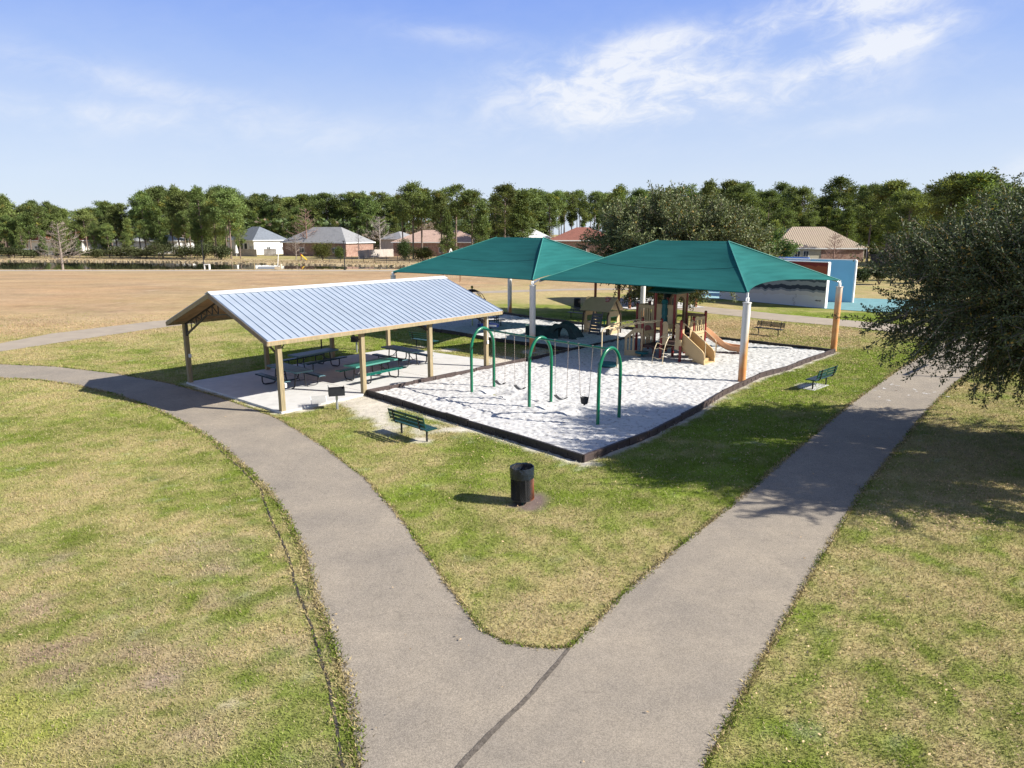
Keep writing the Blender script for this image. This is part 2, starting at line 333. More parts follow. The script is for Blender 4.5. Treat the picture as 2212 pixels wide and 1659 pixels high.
M['ribs'] = mat('roof_seam', (.27, .34, .46), .4, .1, 2, metal=.1)
M['ridgecap'] = mat('ridge_cap', (.68, .70, .73), .35, .04, 1.2, metal=.2)
def fabricmat():
    m, nt, N, L, B = ntree('teal_shade_fabric'); B.inputs['Roughness'].default_value = .85; B.inputs['Specular IOR Level'].default_value = .15
    
    tc = N.new('ShaderNodeTexCoord'); mp = N.new('ShaderNodeMapping'); mp.inputs['Scale'].default_value = (.3, .3, 5.); L.new(tc.outputs['Object'], mp.inputs[0])
    n = N.new('ShaderNodeTexNoise'); n.inputs['Scale'].default_value = 1.6; n.inputs['Detail'].default_value = 6; L.new(mp.outputs[0], n.inputs['Vector'])
    r = N.new('ShaderNodeValToRGB'); e = r.color_ramp.elements; e[0].position = .35; e[0].color = (.012, .100, .096, 1); e[1].position = .65; e[1].color = (.018, .132, .126, 1); L.new(n.outputs[0], r.inputs[0]); L.new(r.outputs[0], B.inputs['Base Color'])
    tb = N.new('ShaderNodeBsdfTranslucent'); tb.inputs[0].default_value = (.01, .15, .13, 1); ms = N.new('ShaderNodeMixShader'); ms.inputs[0].default_value = .14
    L.new(B.outputs[0], ms.inputs[1]); L.new(tb.outputs[0], ms.inputs[2]); L.new(ms.outputs[0], N['Material Output'].inputs[0]); return m
M['fabric'] = fabricmat()
def postmat(name, z0, z1, side):
    """cream steel post with rust water stains climbing from the foot; side = how far the stain wraps (0..1)"""
    m, nt, N, L, B = ntree(name); B.inputs['Roughness'].default_value = .5
    tc = N.new('ShaderNodeTexCoord'); sp = N.new('ShaderNodeSeparateXYZ'); L.new(tc.outputs['Object'], sp.inputs[0])
    n = N.new('ShaderNodeTexNoise'); n.inputs['Scale'].default_value = 2.5; n.inputs['Detail'].default_value = 6; L.new(tc.outputs['Object'], n.inputs['Vector'])
    def Mx(op, a, b):
        q = N.new('ShaderNodeMath'); q.operation = op
        for i, v in enumerate((a, b)):
            if isinstance(v, (int, float)): q.inputs[i].default_value = v
            else: L.new(v, q.inputs[i])
        return q.outputs[0]
    zz = Mx('ADD', sp.outputs[2], Mx('MULTIPLY', n.outputs[0], .5)); zz = Mx('SUBTRACT', zz, Mx('MULTIPLY', sp.outputs[0], side))
    mr = N.new('ShaderNodeMapRange'); L.new(zz, mr.inputs[0]); mr.inputs[1].default_value = z1; mr.inputs[2].default_value = z0; mr.interpolation_type = 'SMOOTHSTEP'
    mx = N.new('ShaderNodeMix'); mx.data_type = 'RGBA'; L.new(mr.outputs[0], mx.inputs['Factor']); mx.inputs['A'].default_value = (.66, .64, .60, 1)
    r = N.new('ShaderNodeValToRGB'); e = r.color_ramp.elements; e[0].position = .35; e[0].color = (.55, .22, .07, 1); e[1].position = .65; e[1].color = (.62, .33, .13, 1); L.new(n.outputs[0], r.inputs[0]); L.new(r.outputs[0], mx.inputs['B'])
    L.new(mx.outputs['Result'], B.inputs['Base Color']); return m

# ------------------------------------------------------------------ ground outlines (ground points)
def GP(l, z=0.): return [G(x, y, z) for x, y in l]
OUT_L = [(-60, 812), (0, 817), (80, 821), (160, 832), (240, 850), (330, 882), (400, 915), (470, 958), (530, 1010), (575, 1055), (618, 1115), (652, 1182), (683, 1290), (710, 1360), (732, 1430), (752, 1500), (765, 1570), (776, 1659), (790, 1800)]
IN_L = [(-60, 786), (0, 787), (120, 792), (250, 807), (370, 829), (470, 857), (560, 888), (606, 907), (700, 965), (790, 1034), (870, 1125), (920, 1195), (960, 1254), (1010, 1323), (1045, 1365), (1093, 1389), (1151, 1399), (1231, 1400)]
L_R = [(1231, 1400), (1285, 1347), (1338, 1293), (1373, 1261), (1470, 1178), (1580, 1092), (1640, 1040), (1700, 988), (1770, 929), (1836, 873), (1940, 799), (1996, 765), (2060, 728), (2120, 705)]
R_R = [(2230, 715), (2150, 765), (2066, 827), (2030, 861), (1996, 897), (1936, 971), (1857, 1069), (1780, 1195), (1700, 1330), (1610, 1490), (1522, 1659), (1470, 1800)]
path_poly = GP(OUT_L[::-1])+GP(IN_L)[0:]+[]
PATH_LEFT = GP(OUT_L)+GP([(1100, 1800), (1300, 1450)])+GP(IN_L[::-1])
PATH_RIGHT = GP(L_R)+GP(R_R)+GP([(900, 1800), (990, 1659), (1035, 1610), (1085, 1560), (1150, 1495), (1205, 1432)])
FAR2 = GP([(-200, 771), (0, 760), (110, 743), (230, 725), (332, 710), (505, 688), (700, 667), (900, 646), (1040, 634), (1231, 627.5), (1500, 625)])+GP([(1500, 621.5), (1231, 623.5), (1040, 629), (900, 637), (700, 654), (500, 680), (332, 694), (230, 706), (110, 721), (0, 742), (-200, 755)])
FAR3 = GP([(1370, 647), (1471, 670), (1532, 677), (1700, 695), (1844, 707), (1960, 722), (2080, 745), (2160, 765)])+GP([(2230, 745), (2140, 722), (2000, 706), (1844, 693), (1700, 680), (1532, 663), (1471, 656), (1385, 637)])
POND = [(-95, 122.9), (-60, 123.3), (-35, 124.3), (-15, 125.0), (-2, 127), (2, 131), (-8, 135), (-20, 137), (-30, 140), (-45, 146), (-60, 150), (-80, 153), (-100, 158), (-140, 172), (-220, 175), (-220, 123.5)]
POND = [(-220, 123.5), (-140, 123.5), (-95, 124.6), (-60, 124.6), (-35, 125.6), (-15, 127.0), (0, 128.5), (4, 131), (-8, 136), (-22, 140), (-36, 145), (-52, 150), (-75, 160), (-110, 164), (-150, 166), (-220, 166)]
PITA = GP([(793, 853), (1260, 998), (1400, 945), (1505, 890), (1560, 855), (1605, 834), (1640, 816), (1700, 799), (1760, 777), (1803, 762), (1622, 743), (1525, 729), (1425, 720), (1349, 734), (1232, 759), (1172, 774), (1069, 795)])
PITB = GP([(1232, 759), (1349, 734), (1425, 720), (1347, 711), (1253, 702), (1145, 688), (1077, 678), (1000, 668), (940, 668), (890, 685), (892, 700), (928, 714), (1069, 737), (1157, 749)])
UA = Vector((.634, .773, 0)).normalized(); WA = Vector((-.745, .667, 0)).normalized(); P0 = Vector((-8.29, 24.64, 0))
def pv(a, b, z=0.): return P0+UA*a+WA*b+Vector((0, 0, z))
SLAB = [pv(-.12, -.12), pv(3.55, -.12), pv(3.75, -.02), pv(11.3, -.02), pv(12.4, 1.2), pv(12.0, 7.6), pv(-.12, 7.6)]

# control points: photo position -> (green, brown) share of the turf, the rest is straw
CT = np.array([(50, 850, .3, 0), (200, 900, .4, 0), (60, 960, .5, .05), (350, 960, .45, 0), (480, 1050, .4, 0), (100, 1080, .35, .05), (300, 1120, .3, .05), (480, 1180, .35, 0),
 (80, 1200, .45, .1), (300, 1250, .4, .15), (520, 1300, .45, .1), (100, 1400, .5, .35), (350, 1400, .5, .35), (600, 1450, .55, .15), (100, 1600, .65, .25), (350, 1600, .55, .35), (650, 1620, .6, .15),
 (650, 920, .75, 0), (760, 940, .75, 0), (850, 1010, .55, 0), (800, 985, .45, .0), (950, 990, .7, 0), (1000, 1020, .85, 0), (1080, 1000, .8, 0), (920, 1080, .65, 0), (1000, 1130, .75, 0), (1250, 1060, .75, .0), (1200, 1110, .5, .05), (1350, 1050, .85, 0),
 (1080, 1220, .45, 0), (1200, 1200, .45, .05), (1300, 1180, .55, 0), (1150, 1320, .12, .12), (1230, 1260, .12, .1), (1450, 1130, .6, 0), (1500, 1000, .85, 0), (1650, 930, .85, 0), (1700, 840, .8, 0), (1850, 810, .85, 0), (1900, 770, .85, 0), (1800, 870, .8, 0), (1950, 750, .7, 0), (1850, 745, .5, .2),
 (2100, 880, .4, .1), (2180, 920, .3, .1), (2050, 960, .4, .1), (2180, 1000, .45, .1), (2000, 1100, .4, .15), (2180, 1200, .5, .05), (1900, 1250, .35, .1), (2100, 1350, .35, .05), (1800, 1400, .4, .0), (2000, 1500, .45, .05), (1700, 1600, .4, 0), (2150, 1600, .5, .1),
 (60, 790-10, .35, .2), (250, 760, .6, .05), (120, 775, .5, .1), (350, 740, .45, .15), (420, 780, .5, 0), (520, 720, .45, .1), (620, 760, .85, 0), (760, 755, .8, 0), (900, 750, .9, 0), (820, 720, .8, 0), (980, 760, .85, 0), (1000, 785, .55, .2), (1080, 770, .5, .35), (850, 690, .5, .1),
 (60, 700, .0, .75), (250, 670, .0, .9), (60, 640, 0, 1), (300, 620, 0, .95), (600, 600, 0, 1), (420, 590, 0, .8), (800, 600, 0, 1), (1000, 610, 0, 1), (250, 695, .05, .7), (900, 595, 0, 1), (1300, 605, .0, .8), (100, 600, 0, .95),
 (1000, 650, .1, .3), (1150, 645, .05, .15), (1250, 640, .08, .15), (1200, 675, .85, 0), (1120, 665, .6, 0), (1300, 690, .9, 0), (1380, 665, .6, .1), (1450, 690, .8, 0), (1250, 625-5, .0, .8), (1400, 640, .5, .2),
 (1560, 645, .8, .0), (1620, 680, .85, .0), (1700, 683, .75, .1), (1550, 665-5, .5, .3), (1750, 690, .9, 0), (1850, 690, .9, 0), (1560, 700, .15, .65), (1650, 705, .2, .6), (1600, 725, .3, .5), (1750, 735, .5, .3), (1800, 720, .3, .5), (1500, 700, .3, .5),
 (100, 560, .05, .25), (500, 555, .15, .2), (620, 552, .35, .2), (760, 556, .15, .5), (850, 555, .1, .9), (950, 570, .1, .4), (1100, 560, .2, .5), (1850, 590, .3, .4), (1950, 640, .3, .4), (2100, 600, .3, .5), (1300, 560, .3, .4), (700, 520, .4, .2), (1500, 520, .4, .2)], float)
SANDB = [(800, 880, 50, 24, 1.), (760, 872, 30, 12, .9), (850, 925, 50, 18, .55), (912, 948, 26, 10, .7), (820, 905, 30, 25, .6), (960, 930, 110, 16, .5), (750, 868, 40, 10, .8), (1080, 782, 60, 14, .75), (1000, 775, 60, 12, .35), (1165, 760, 40, 12, .6), (905, 750, 20, 6, .6), (1730, 833, 22, 6, .7), (965, 757, 40, 4, .6), (740, 985-25, 14, 7, .3)]
DIRTB = [(1152, 1080, 34, 17, 1.3), (1115, 1092, 30, 9, .9), (1145, 1094, 40, 15, .9), (770, 763, 40, 4, .3)]
STRAW = np.array((.40, .325, .158)); GREEN = np.array((.155, .205, .028)); BROWN = np.array((.37, .265, .165)); THATCH = np.array((.30, .24, .175)); SANDC = np.array((.54, .49, .42)); DIRT = np.array((.16, .12, .105))
pitline = [PITA[-1]]+PITA[:10]
def turf(x, y):
    """turf colour, sand share for arrays of ground points"""
    d = y*math.cos(PIT)+H*math.sin(PIT); px = CX+F*x/d; py = CY+F*(-y*math.sin(PIT)+H*math.cos(PIT))/d
    g = np.zeros(x.shape); b = np.zeros(x.shape); w = np.zeros(x.shape)
    sx = px+60*(fbm(x, y, 4, 3)-.5); sy = py+(fbm(x, y, 4, 9)-.5)*np.clip((py-520)*.18, 4, 60)
    for cx, cy, cg, cb in CT:
        k = 2.2 if cy > 800 else (5. if cy > 620 else 7.)
        ww = 1/(((sx-cx)**2+((sy-cy)*k)**2)+300)**1.6; g += ww*cg; b += ww*cb; w += ww
    g /= w; b /= w
    near = np.clip((py-560)/250, .35, 1)
    n1 = fbm(x, y, 2.2, 21, 4); n2 = fbm(x*1.0, y*1.0, .45, 33, 3); n3 = fbm(x, y, .9, 41, 3)
    g = np.clip(g+(n1-.5)*.95+(n2-.5)*.9*near+((vn(x, y, .34, 66)-.5)*.75+(vn(x, y, .15, 67)-.5)*.55)*np.clip((py-850)/500, .15, 1), 0, 1); g = g*g*(3-2*g)
    b = np.clip(b+(n3-.5)*.5*(b > .02)+(py > 1150)*(px < 800)*np.clip(fbm(x, y, .8, 91, 3)-.5, 0, 1)*2.4, 0, 1)
    col = STRAW*(1+.25*(n2-.5))[..., None]
    col = col*(1-g[..., None])+GREEN*(1+.7*(n3-.5))[..., None]*g[..., None]
    warm = (BROWN*(py < 800)[..., None]+THATCH*(py >= 800)[..., None])
    streak = .5*fbm(x, y*2.5, 9, 51, 4)+.5*fbm(x, y*2., 2.2, 57, 3)
    warm = warm*(1+.95*(streak-.5))[..., None]; warm = warm*(1-.35*vn(x, y*2.5, 6, 88)[..., None]*np.array((0., .25, .5)))
    bb = (b*(1-.55*g))[..., None]; col = col*(1-bb)+warm*bb
    lm = (np.exp(-((px-0)/190)**2-((py-1610)/110)**2)*np.clip(n2*1.6, 0, 1)*.7)[..., None]; col = col*(1-lm)+np.array((.30, .34, .04))*lm
    s = np.zeros(x.shape)
    for cx, cy, rx, ry, a in SANDB: s = np.maximum(s, a*np.exp(-((px-cx)/rx)**2-((py-cy)/ry)**2))
    s = np.clip(s*1.35, 0, 1)
    dl = dist_line(x, y, [(p.x, p.y) for p in PITA[:2]]); s = np.maximum(s, np.exp(-(dl/.42)**2)*.95)
    dl = dist_line(x, y, [(p.x, p.y) for p in PITA[1:10]]); s = np.maximum(s, np.exp(-(dl/.30)**2)*.8)
    dl = dist_line(x, y, [(p.x, p.y) for p in SLAB[-1:]+SLAB[:2]]); s = np.maximum(s, np.exp(-(dl/.28)**2)*.65)
    s = np.clip((s-.28+(n2-.5)*1.1)*2.2, 0, 1)*.92
    col = col*(1-s[..., None])+SANDC*(1+.3*(n2-.5))[..., None]*s[..., None]
    dd = np.zeros(x.shape)
    for cx, cy, rx, ry, a in DIRTB: dd = np.maximum(dd, a*np.exp(-((px-cx)/rx)**2-((py-cy)/ry)**2))
    dd = np.clip((dd-.3+(n2-.5)*.5)*2.2, 0, 1)
    col = col*(1-dd[..., None])+DIRT*dd[..., None]
    return col, np.maximum(s, dd)
INEDGE = [(p.x, p.y) for p in GP([(x-36 if y > 1080 else x-12, y) for x, y in OUT_L if y > 940])]
def ground():
    xs = np.concatenate([-40-np.cumsum(1.5*1.09**np.arange(46))[::-1], np.arange(-40, 40.01, .22), 40+np.cumsum(1.5*1.09**np.arange(46))])
    ys = np.concatenate([np.array([-60, -30, -12, -4, 0, 3]), np.arange(5, 44, .2), np.arange(44, 62, .3), np.arange(62, 122, .8), np.arange(122, 175, 1.0), 175+np.cumsum(1.6*1.1**np.arange(48))])
    X, Y = np.meshgrid(xs, ys, indexing='ij'); col, s = turf(X, Y)
    z = (fbm(X, Y, 7, 2)-.5)*.006
    pin = inside(X, Y, POND); dp = dist_line(X, Y, POND+[POND[0]])
    z = np.where(pin, -np.clip(dp*.5, 0, 1.2)-.1, z)
    # dry reed bank, brighter straw
    bank = (Y > 118) & (Y < 190) & (dp < 18) & (~pin); col = np.where(bank[..., None], col*.5+np.array((.50, .40, .25))*.5*(1+.3*(fbm(X, Y*3, 4, 7)-.5))[..., None], col)
    # soil gap where the turf of the left lawn was cut back from the path
    de = dist_line(X, Y, INEDGE)
    gap = np.exp(-(de/.12)**2)[..., None]*.0; col = col*(1-gap)+DIRT*.6*gap
    z = z-.004*np.exp(-(de/.14)**2)
    # below the paths and the sand the sheet sinks a little
    for P in (PITA, PITB): z = np.where(inside(X, Y, [(p.x, p.y) for p in P]), -.06, z)
    n, k = X.shape; V = np.stack([X, Y, z], -1).reshape(-1, 3); I = np.arange(n*k).reshape(n, k)
    Fc = np.stack([I[:-1, :-1], I[1:, :-1], I[1:, 1:], I[:-1, 1:]], -1).reshape(-1, 4)
    tag(npmesh('ground', V, Fc, M['ground'], col=col.reshape(-1, 3), smooth=True), kind='structure')
ground()
def sheet(name, poly, z, m, kind='structure'):
    from mathutils.geometry import tessellate_polygon
    pts = [Vector((p[0], p[1], z)) for p in poly]; tr = tessellate_polygon([pts])
    b = MB(); b.add(pts, [tuple(t) for t in tr]); o = b.build(name, m)
    return tag(o, kind=kind)
def raggededge(poly, amp=.035, step=.25):
    out = []; n = len(poly)
    for i in range(n):
        a = Vector(poly[i][:2]); b = Vector(poly[(i+1) % n][:2]); L = (b-a).length; k = max(1, int(L/step)) if L < 60 else 1
        for j in range(k):
            p = a.lerp(b, j/k); e = amp if p.y < 45 else amp*1.5
            out.append((p.x+float(fbm(p.x, p.y, .5, 61, 3)-.5)*e*4, p.y+float(fbm(p.x, p.y, .5, 71, 3)-.5)*e*4))
    return out
sheet('left_path', raggededge(PATH_LEFT), .009, M['asphalt'])
sheet('right_path', raggededge(PATH_RIGHT), .013, M['asphalt'])
M['palepath'] = mat('pale_path', (.33, .275, .21), .9, .1, 1)
sheet('park_path', raggededge(FAR2), .010, M['palepath']); sheet('park_path', raggededge(FAR3), .014, M['palepath'])
sheet('lakeside_path', [(-300, 119.2), (-90, 119.2), (-14, 118.6), (30, 116), (80, 112), (80, 114), (30, 118.2), (-14, 120.8), (-90, 121.4), (-300, 121.4)], .02, mat('far_path', (.36, .33, .29), .9, .08, 1))
# dirt-filled seam between the two paths
seam = []; se = [(1226, 1402), (1205, 1432), (1150, 1495), (1085, 1560), (1035, 1610), (990, 1659), (960, 1700)]
for i, (x, y) in enumerate(se): seam.append(G(x+3.5+.9*i, y+2))
for i, (x, y) in reversed(list(enumerate(se))): seam.append(G(x-2.5-.7*i, y-2))
sheet('path_seam', raggededge(seam, .016, .04), .017, M['seam'])
gap = [Vector((p[0], p[1])) for p in INEDGE]; gp = []
for i, p in enumerate(gap): gp.append((p.x-.018, p.y-.008))
for i, p in reversed(list(enumerate(gap))): gp.append((p.x+.020, p.y+.008))
sheet('turf_edge', raggededge(gp, .014, .05), .0055, mat('dark_soil', (.045, .038, .032), .95, .3, 20))
# chalk marks on the right path
cm = MB(); rg = random.Random(4)
for x, y in [(1893, 844), (1926, 830), (1972, 841), (1983, 845), (1968, 853), (1995, 849), (2003, 851), (2022, 847), (1908, 838), (1916, 865), (1901, 857), (1938, 832), (1870, 848), (2040, 856)]:
    p = G(x, y, .018); n = rg.randint(1, 2)
    for k in range(n):
        cm.box((p.x+rg.uniform(-.1, .1), p.y+rg.uniform(-.1, .1), .0175), (rg.uniform(.06, .2), rg.uniform(.03, .08), .002), rg.uniform(-.4, .4))
tag(cm.build('chalk_marks', mat('chalk', (.62, .60, .58), .9, .2)), kind='structure')
# concrete slab of the shelter: a real step
sl = MB(); sl.prism([(p.x, p.y, -.02) for p in SLAB], (0, 0, .10)); tag(sl.build('concrete_slab', M['concrete']), kind='structure')
# expansion joints
jt = MB()
for a in (3.72, 7.45):
    jt.box(pv(a, 3.8, .0805), (.02, 7.2, .002), math.atan2(UA.y, UA.x))
tag(jt.build('slab_joint', M['seam']), kind='structure')
def sand(name, poly, o):
    P = [(p.x, p.y) for p in poly]; x0 = min(p[0] for p in P); x1 = max(p[0] for p in P); y0 = min(p[1] for p in P); y1 = max(p[1] for p in P)
    st = .05; xs = np.arange(x0, x1+st, st); ys = np.arange(y0, y1+st, st); X, Y = np.meshgrid(xs, ys, indexing='ij')
    # trampled surface: many overlapping small pits
    a = vn(X+.4*vn(X, Y, .5, o+8), Y*.8, .17, o); b = vn(X+.3*Y, Y, .105, o+3); c = fbm(X, Y, 1.6, o+5, 3)
    pit = np.clip(.46-a, 0, .2)*1.2+np.clip(.44-b, 0, .2)*1.2
    Z = .055-.095*pit*(.6+.8*c)+(c-.5)*.07
    for hx, hy in ((-.6, 27.7), (.05, 26.9), (1.55, 25.2), (2.3, 24.4)): Z = Z-.10*np.exp(-((X-hx)**2+(Y-hy)**2)/.16)+.03*np.exp(-(np.hypot(X-hx, Y-hy)-.75)**2/.04)
    n, k = X.shape; I = np.arange(n*k).reshape(n, k)
    Fc = np.stack([I[:-1, :-1], I[1:, :-1], I[1:, 1:], I[:-1, 1:]], -1).reshape(-1, 4)
    cx = (X[:-1, :-1]+st/2).ravel(); cy = (Y[:-1, :-1]+st/2).ravel(); ok = inside(cx, cy, P); Fc = Fc[ok]
    used = np.unique(Fc); mp = np.full(n*k, -1); mp[used] = np.arange(len(used)); V = np.stack([X, Y, Z], -1).reshape(-1, 3)[used]
    tag(npmesh(name, V, mp[Fc], M['sand'], smooth=True), kind='structure')
sand('play_sand', PITA, 0); sand('toddler_sand', PITB, 11)
# water
def water():
    m, nt, N, L, B = ntree('pond_water'); B.inputs['Base Color'].default_value = (.012, .016, .014, 1); B.inputs['Roughness'].default_value = .04; B.inputs['IOR'].default_value = 1.33; B.inputs['Specular IOR Level'].default_value = .9
    tc = N.new('ShaderNodeTexCoord'); mp = N.new('ShaderNodeMapping'); mp.inputs['Scale'].default_value = (.5, 2, 1); L.new(tc.outputs['Object'], mp.inputs[0]); n = N.new('ShaderNodeTexNoise'); n.inputs['Scale'].default_value = 1.5; L.new(mp.outputs[0], n.inputs['Vector'])
    bp = N.new('ShaderNodeBump'); bp.inputs['Strength'].default_value = .05; bp.inputs['Distance'].default_value = .02; L.new(n.outputs[0], bp.inputs['Height']); L.new(bp.outputs[0], B.inputs['Normal'])
    b = MB(); xs = [-225, 8]; b.add([(-225, 122, -.22), (8, 122, -.22), (8, 170, -.22), (-225, 170, -.22)], [(0, 1, 2, 3)]); tag(b.build('pond_water', m), kind='structure')
water()

# ------------------------------------------------------------------ grass, litter, reeds (uncountable)
def blades():
    rs = np.random.RandomState(3); n = 1250000
    # density follows distance so that blades stay about pixel-sized
    Y = 5.5+(rs.rand(n)**1.45)*52; X = (rs.rand(n)*2-1)*(Y*.82+4.5)
    P1 = [(p[0], p[1]) for p in PATH_LEFT]; P2 = [(p[0], p[1]) for p in PATH_RIGHT]; P3 = [(p.x, p.y) for p in PITA]; P4 = [(p.x, p.y) for p in SLAB]; P5 = [(p.x, p.y) for p in PITB]
    jx = (rs.rand(n)-.5)*.10; jy = (rs.rand(n)-.5)*.10
    bad = inside(X+jx, Y+jy, P1) | inside(X+jx, Y+jy, P2) | inside(X, Y, P3) | inside(X, Y, P4) | inside(X, Y, P5)
    X = X[~bad]; Y = Y[~bad]; col, s = turf(X, Y); de = dist_line(X, Y, INEDGE)
    keep = (rs.rand(len(X)) > s*1.05) & (rs.rand(len(X)) < np.clip((57-Y)/24, 0, 1)) & (de > .035) & ~inside(X, Y, [(p.x, p.y) for p in FAR2]) & ~inside(X, Y, [(p.x, p.y) for p in FAR3]); X = X[keep]; Y = Y[keep]; col = col[keep]; n = len(X)
    sc = .55+Y/22; h = (.022+.03*rs.rand(n))*(.7+.3*sc); w = (.004+.004*rs.rand(n))*sc*1.15
    an = rs.rand(n)*6.283; lean = rs.rand(n)*1.1+.35; la = rs.rand(n)*6.283
    dx, dy = np.cos(an)*w, np.sin(an)*w; tx = X+np.cos(la)*h*lean; ty = Y+np.sin(la)*h*lean
    V = np.stack([np.stack([X-dx, Y-dy, np.zeros(n)], -1), np.stack([X+dx, Y+dy, np.zeros(n)], -1), np.stack([tx, ty, h], -1)], 1).reshape(-1, 3)
    Fc = np.arange(n*3).reshape(n, 3); f = .74+.52*rs.rand(n)
    strawmix = (rs.rand(n) < .13)[:, None]; grmix = (rs.rand(n) < .12)[:, None]
    c = col*f[:, None]*1.12; c = np.where(strawmix, np.array((.42, .36, .20))*f[:, None], c); c = np.where(grmix, GREEN*f[:, None]*1.1, c)
    c = np.repeat(c, 3, 0)
    tag(npmesh('lawn_grass', V, Fc, M['lawn_leaf'], col=c), 'short mottled green and straw winter grass beside the paths', 'grass', kind='stuff')
blades()
def edge_tufts():
    rs = np.random.RandomState(8); XX = []; YY = []; DD = []
    for pl, spread, dens in ((GP([q for q in OUT_L if q[1] < 1700]), .06, 260), (GP(IN_L), .03, 170), (GP(L_R), .042, 200), (GP([q for q in R_R if q[1] < 1700]), .038, 200), ([Vector((a[0], a[1], 0)) for a in INEDGE], .045, 60)):
        for a, b in zip(pl[:-1], pl[1:]):
            L_ = (b-a).length
            if a.y > 40 or L_ > 20: continue
            n = int(L_*dens*min(1.5, 14/max(a.y, 6))); t = rs.rand(n); amp = .5+1.0*fbm(a.x+(b.x-a.x)*t, a.y+(b.y-a.y)*t, .6, 44, 3)
            nx_, ny_ = -(b-a).y/L_, (b-a).x/L_; o = rs.normal(size=n)*spread*amp; XX.append(a.x+(b.x-a.x)*t+nx_*o); YY.append(a.y+(b.y-a.y)*t+ny_*o); DD.append(o)
    X = np.concatenate(XX); Y = np.concatenate(YY); n = len(X); sc = .6+Y/22; h = (.02+.03*rs.rand(n))*(.7+.3*sc); w = (.006+.006*rs.rand(n))*sc*1.3; an = rs.rand(n)*6.28; la = rs.rand(n)*6.28; ln = .5+rs.rand(n)*1.3
    V = np.stack([np.stack([X-np.cos(an)*w, Y-np.sin(an)*w, np.full(n, .005)], -1), np.stack([X+np.cos(an)*w, Y+np.sin(an)*w, np.full(n, .005)], -1), np.stack([X+np.cos(la)*h*ln, Y+np.sin(la)*h*ln, h+.01], -1)], 1).reshape(-1, 3)
    gm = (fbm(X, Y, .8, 55, 3)+.35*(rs.rand(n)-.5) > .60)[:, None]; col = np.where(gm, GREEN*.95, STRAW*.95)*(.5+.9*rs.rand(n, 1)); dk = rs.rand(n, 1) < .04; col = np.where(dk, DIRT*.8, col)
    tag(npmesh('edge_grass', V, np.arange(n*3).reshape(n, 3), M['lawn_leaf'], col=np.repeat(col, 3, 0)), 'dry grass runners creeping over the edges of both paths', 'grass', kind='stuff')
edge_tufts()
def quads(c, u, v):
    n = len(c); V = np.stack([c-u, c-v, c+u, c+v], 1).reshape(-1, 3); return V, np.arange(n*4).reshape(n, 4)
def litter():
    rs = np.random.RandomState(9); pts = []
    for x0, x1, y0, y1, n in [(1530, 1860, 692, 750, 9000), (1850, 2212, 860, 1150, 3500), (1300, 2000, 780, 1060, 1500), (1700, 2212, 1150, 1659, 600), (900, 1300, 960, 1200, 90), (0, 700, 850, 1650, 60), (960, 1800, 760, 990, 900), (1240, 2000, 900, 1659, 160), (500, 1200, 900, 1600, 60), (1820, 2000, 745, 800, 800)]:
        for k in range(n): p = G(rs.uniform(x0, x1), rs.uniform(y0, y1)); pts.append((p.x, p.y))
    P = np.array(pts); bad = (inside(P[:, 0], P[:, 1], [(p.x, p.y) for p in PITA]) & (rs.rand(len(P)) > .45*np.exp(-dist_line(P[:, 0], P[:, 1], [(p.x, p.y) for p in PITA[:11]])/.5))) | inside(P[:, 0], P[:, 1], [(p.x, p.y) for p in FAR3]) | (inside(P[:, 0], P[:, 1], [(p.x, p.y) for p in PATH_RIGHT]) & (rs.rand(len(P)) > .09)) | (inside(P[:, 0], P[:, 1], [(p.x, p.y) for p in PATH_LEFT]) & (rs.rand(len(P)) > .5))
    P = P[~bad]; n = len(P); c = np.concatenate([P, .03+.02*rs.rand(n, 1)], 1); a = rs.rand(n)*6.28; s = (.014+.018*rs.rand(n))*(.7+P[:, 1]/45)
    u = np.stack([np.cos(a)*s, np.sin(a)*s, (rs.rand(n)-.5)*s], -1); v = np.stack([-np.sin(a)*s*.5, np.cos(a)*s*.5, (rs.rand(n)-.5)*s*.6], -1)
    V, Fc = quads(c, u, v); col = np.array((.46, .33, .19))*(.5+.9*rs.rand(n, 1)); tag(npmesh('fallen_leaves', V, Fc, M['litter'], col=np.repeat(col, 4, 0)), 'dead brown leaves scattered over the turf', 'leaves', kind='stuff')
litter()
def reeds():
    rs = np.random.RandomState(19); n = 60000
    X = rs.uniform(-190, 40, n); Y = rs.uniform(121.8, 178, n)
    pin = inside(X, Y, POND); dp = dist_line(X, Y, POND+[POND[0]])
    far = Y > 130
    keep = (~pin | (dp < .8)) & np.where(far, (dp < 16), dp < 2.6+2*fbm(X, Y, 7, 5)); X = X[keep]; Y = Y[keep]; n = len(X)
    far = Y > 130
    h = np.where(far, .18+.16*rs.rand(n)+.3*(fbm(X, Y, 6, 14)-.4), .20+.10*rs.rand(n)+.35*(fbm(X, Y, 5, 15)-.5)); w = np.where(far, .30, .14); a = rs.rand(n)*6.28
    V = np.stack([np.stack([X-w, Y, np.full(n, -.2)], -1), np.stack([X+w, Y, np.full(n, -.2)], -1), np.stack([X+(rs.rand(n)-.5)*.8, Y+(rs.rand(n)-.5)*.5, h-.2], -1)], 1).reshape(-1, 3)
    col = np.array((.52, .41, .26))*(.7+.45*rs.rand(n, 1)); gr = rs.rand(n, 1) < .05; col = np.where(gr, np.array((.16, .18, .06)), col)
    tag(npmesh('bank_reeds', V, np.arange(n*3).reshape(n, 3), M['reed'], col=np.repeat(col, 3, 0)), 'dry straw coloured reeds along both banks of the pond', 'reeds', kind='stuff')
reeds()
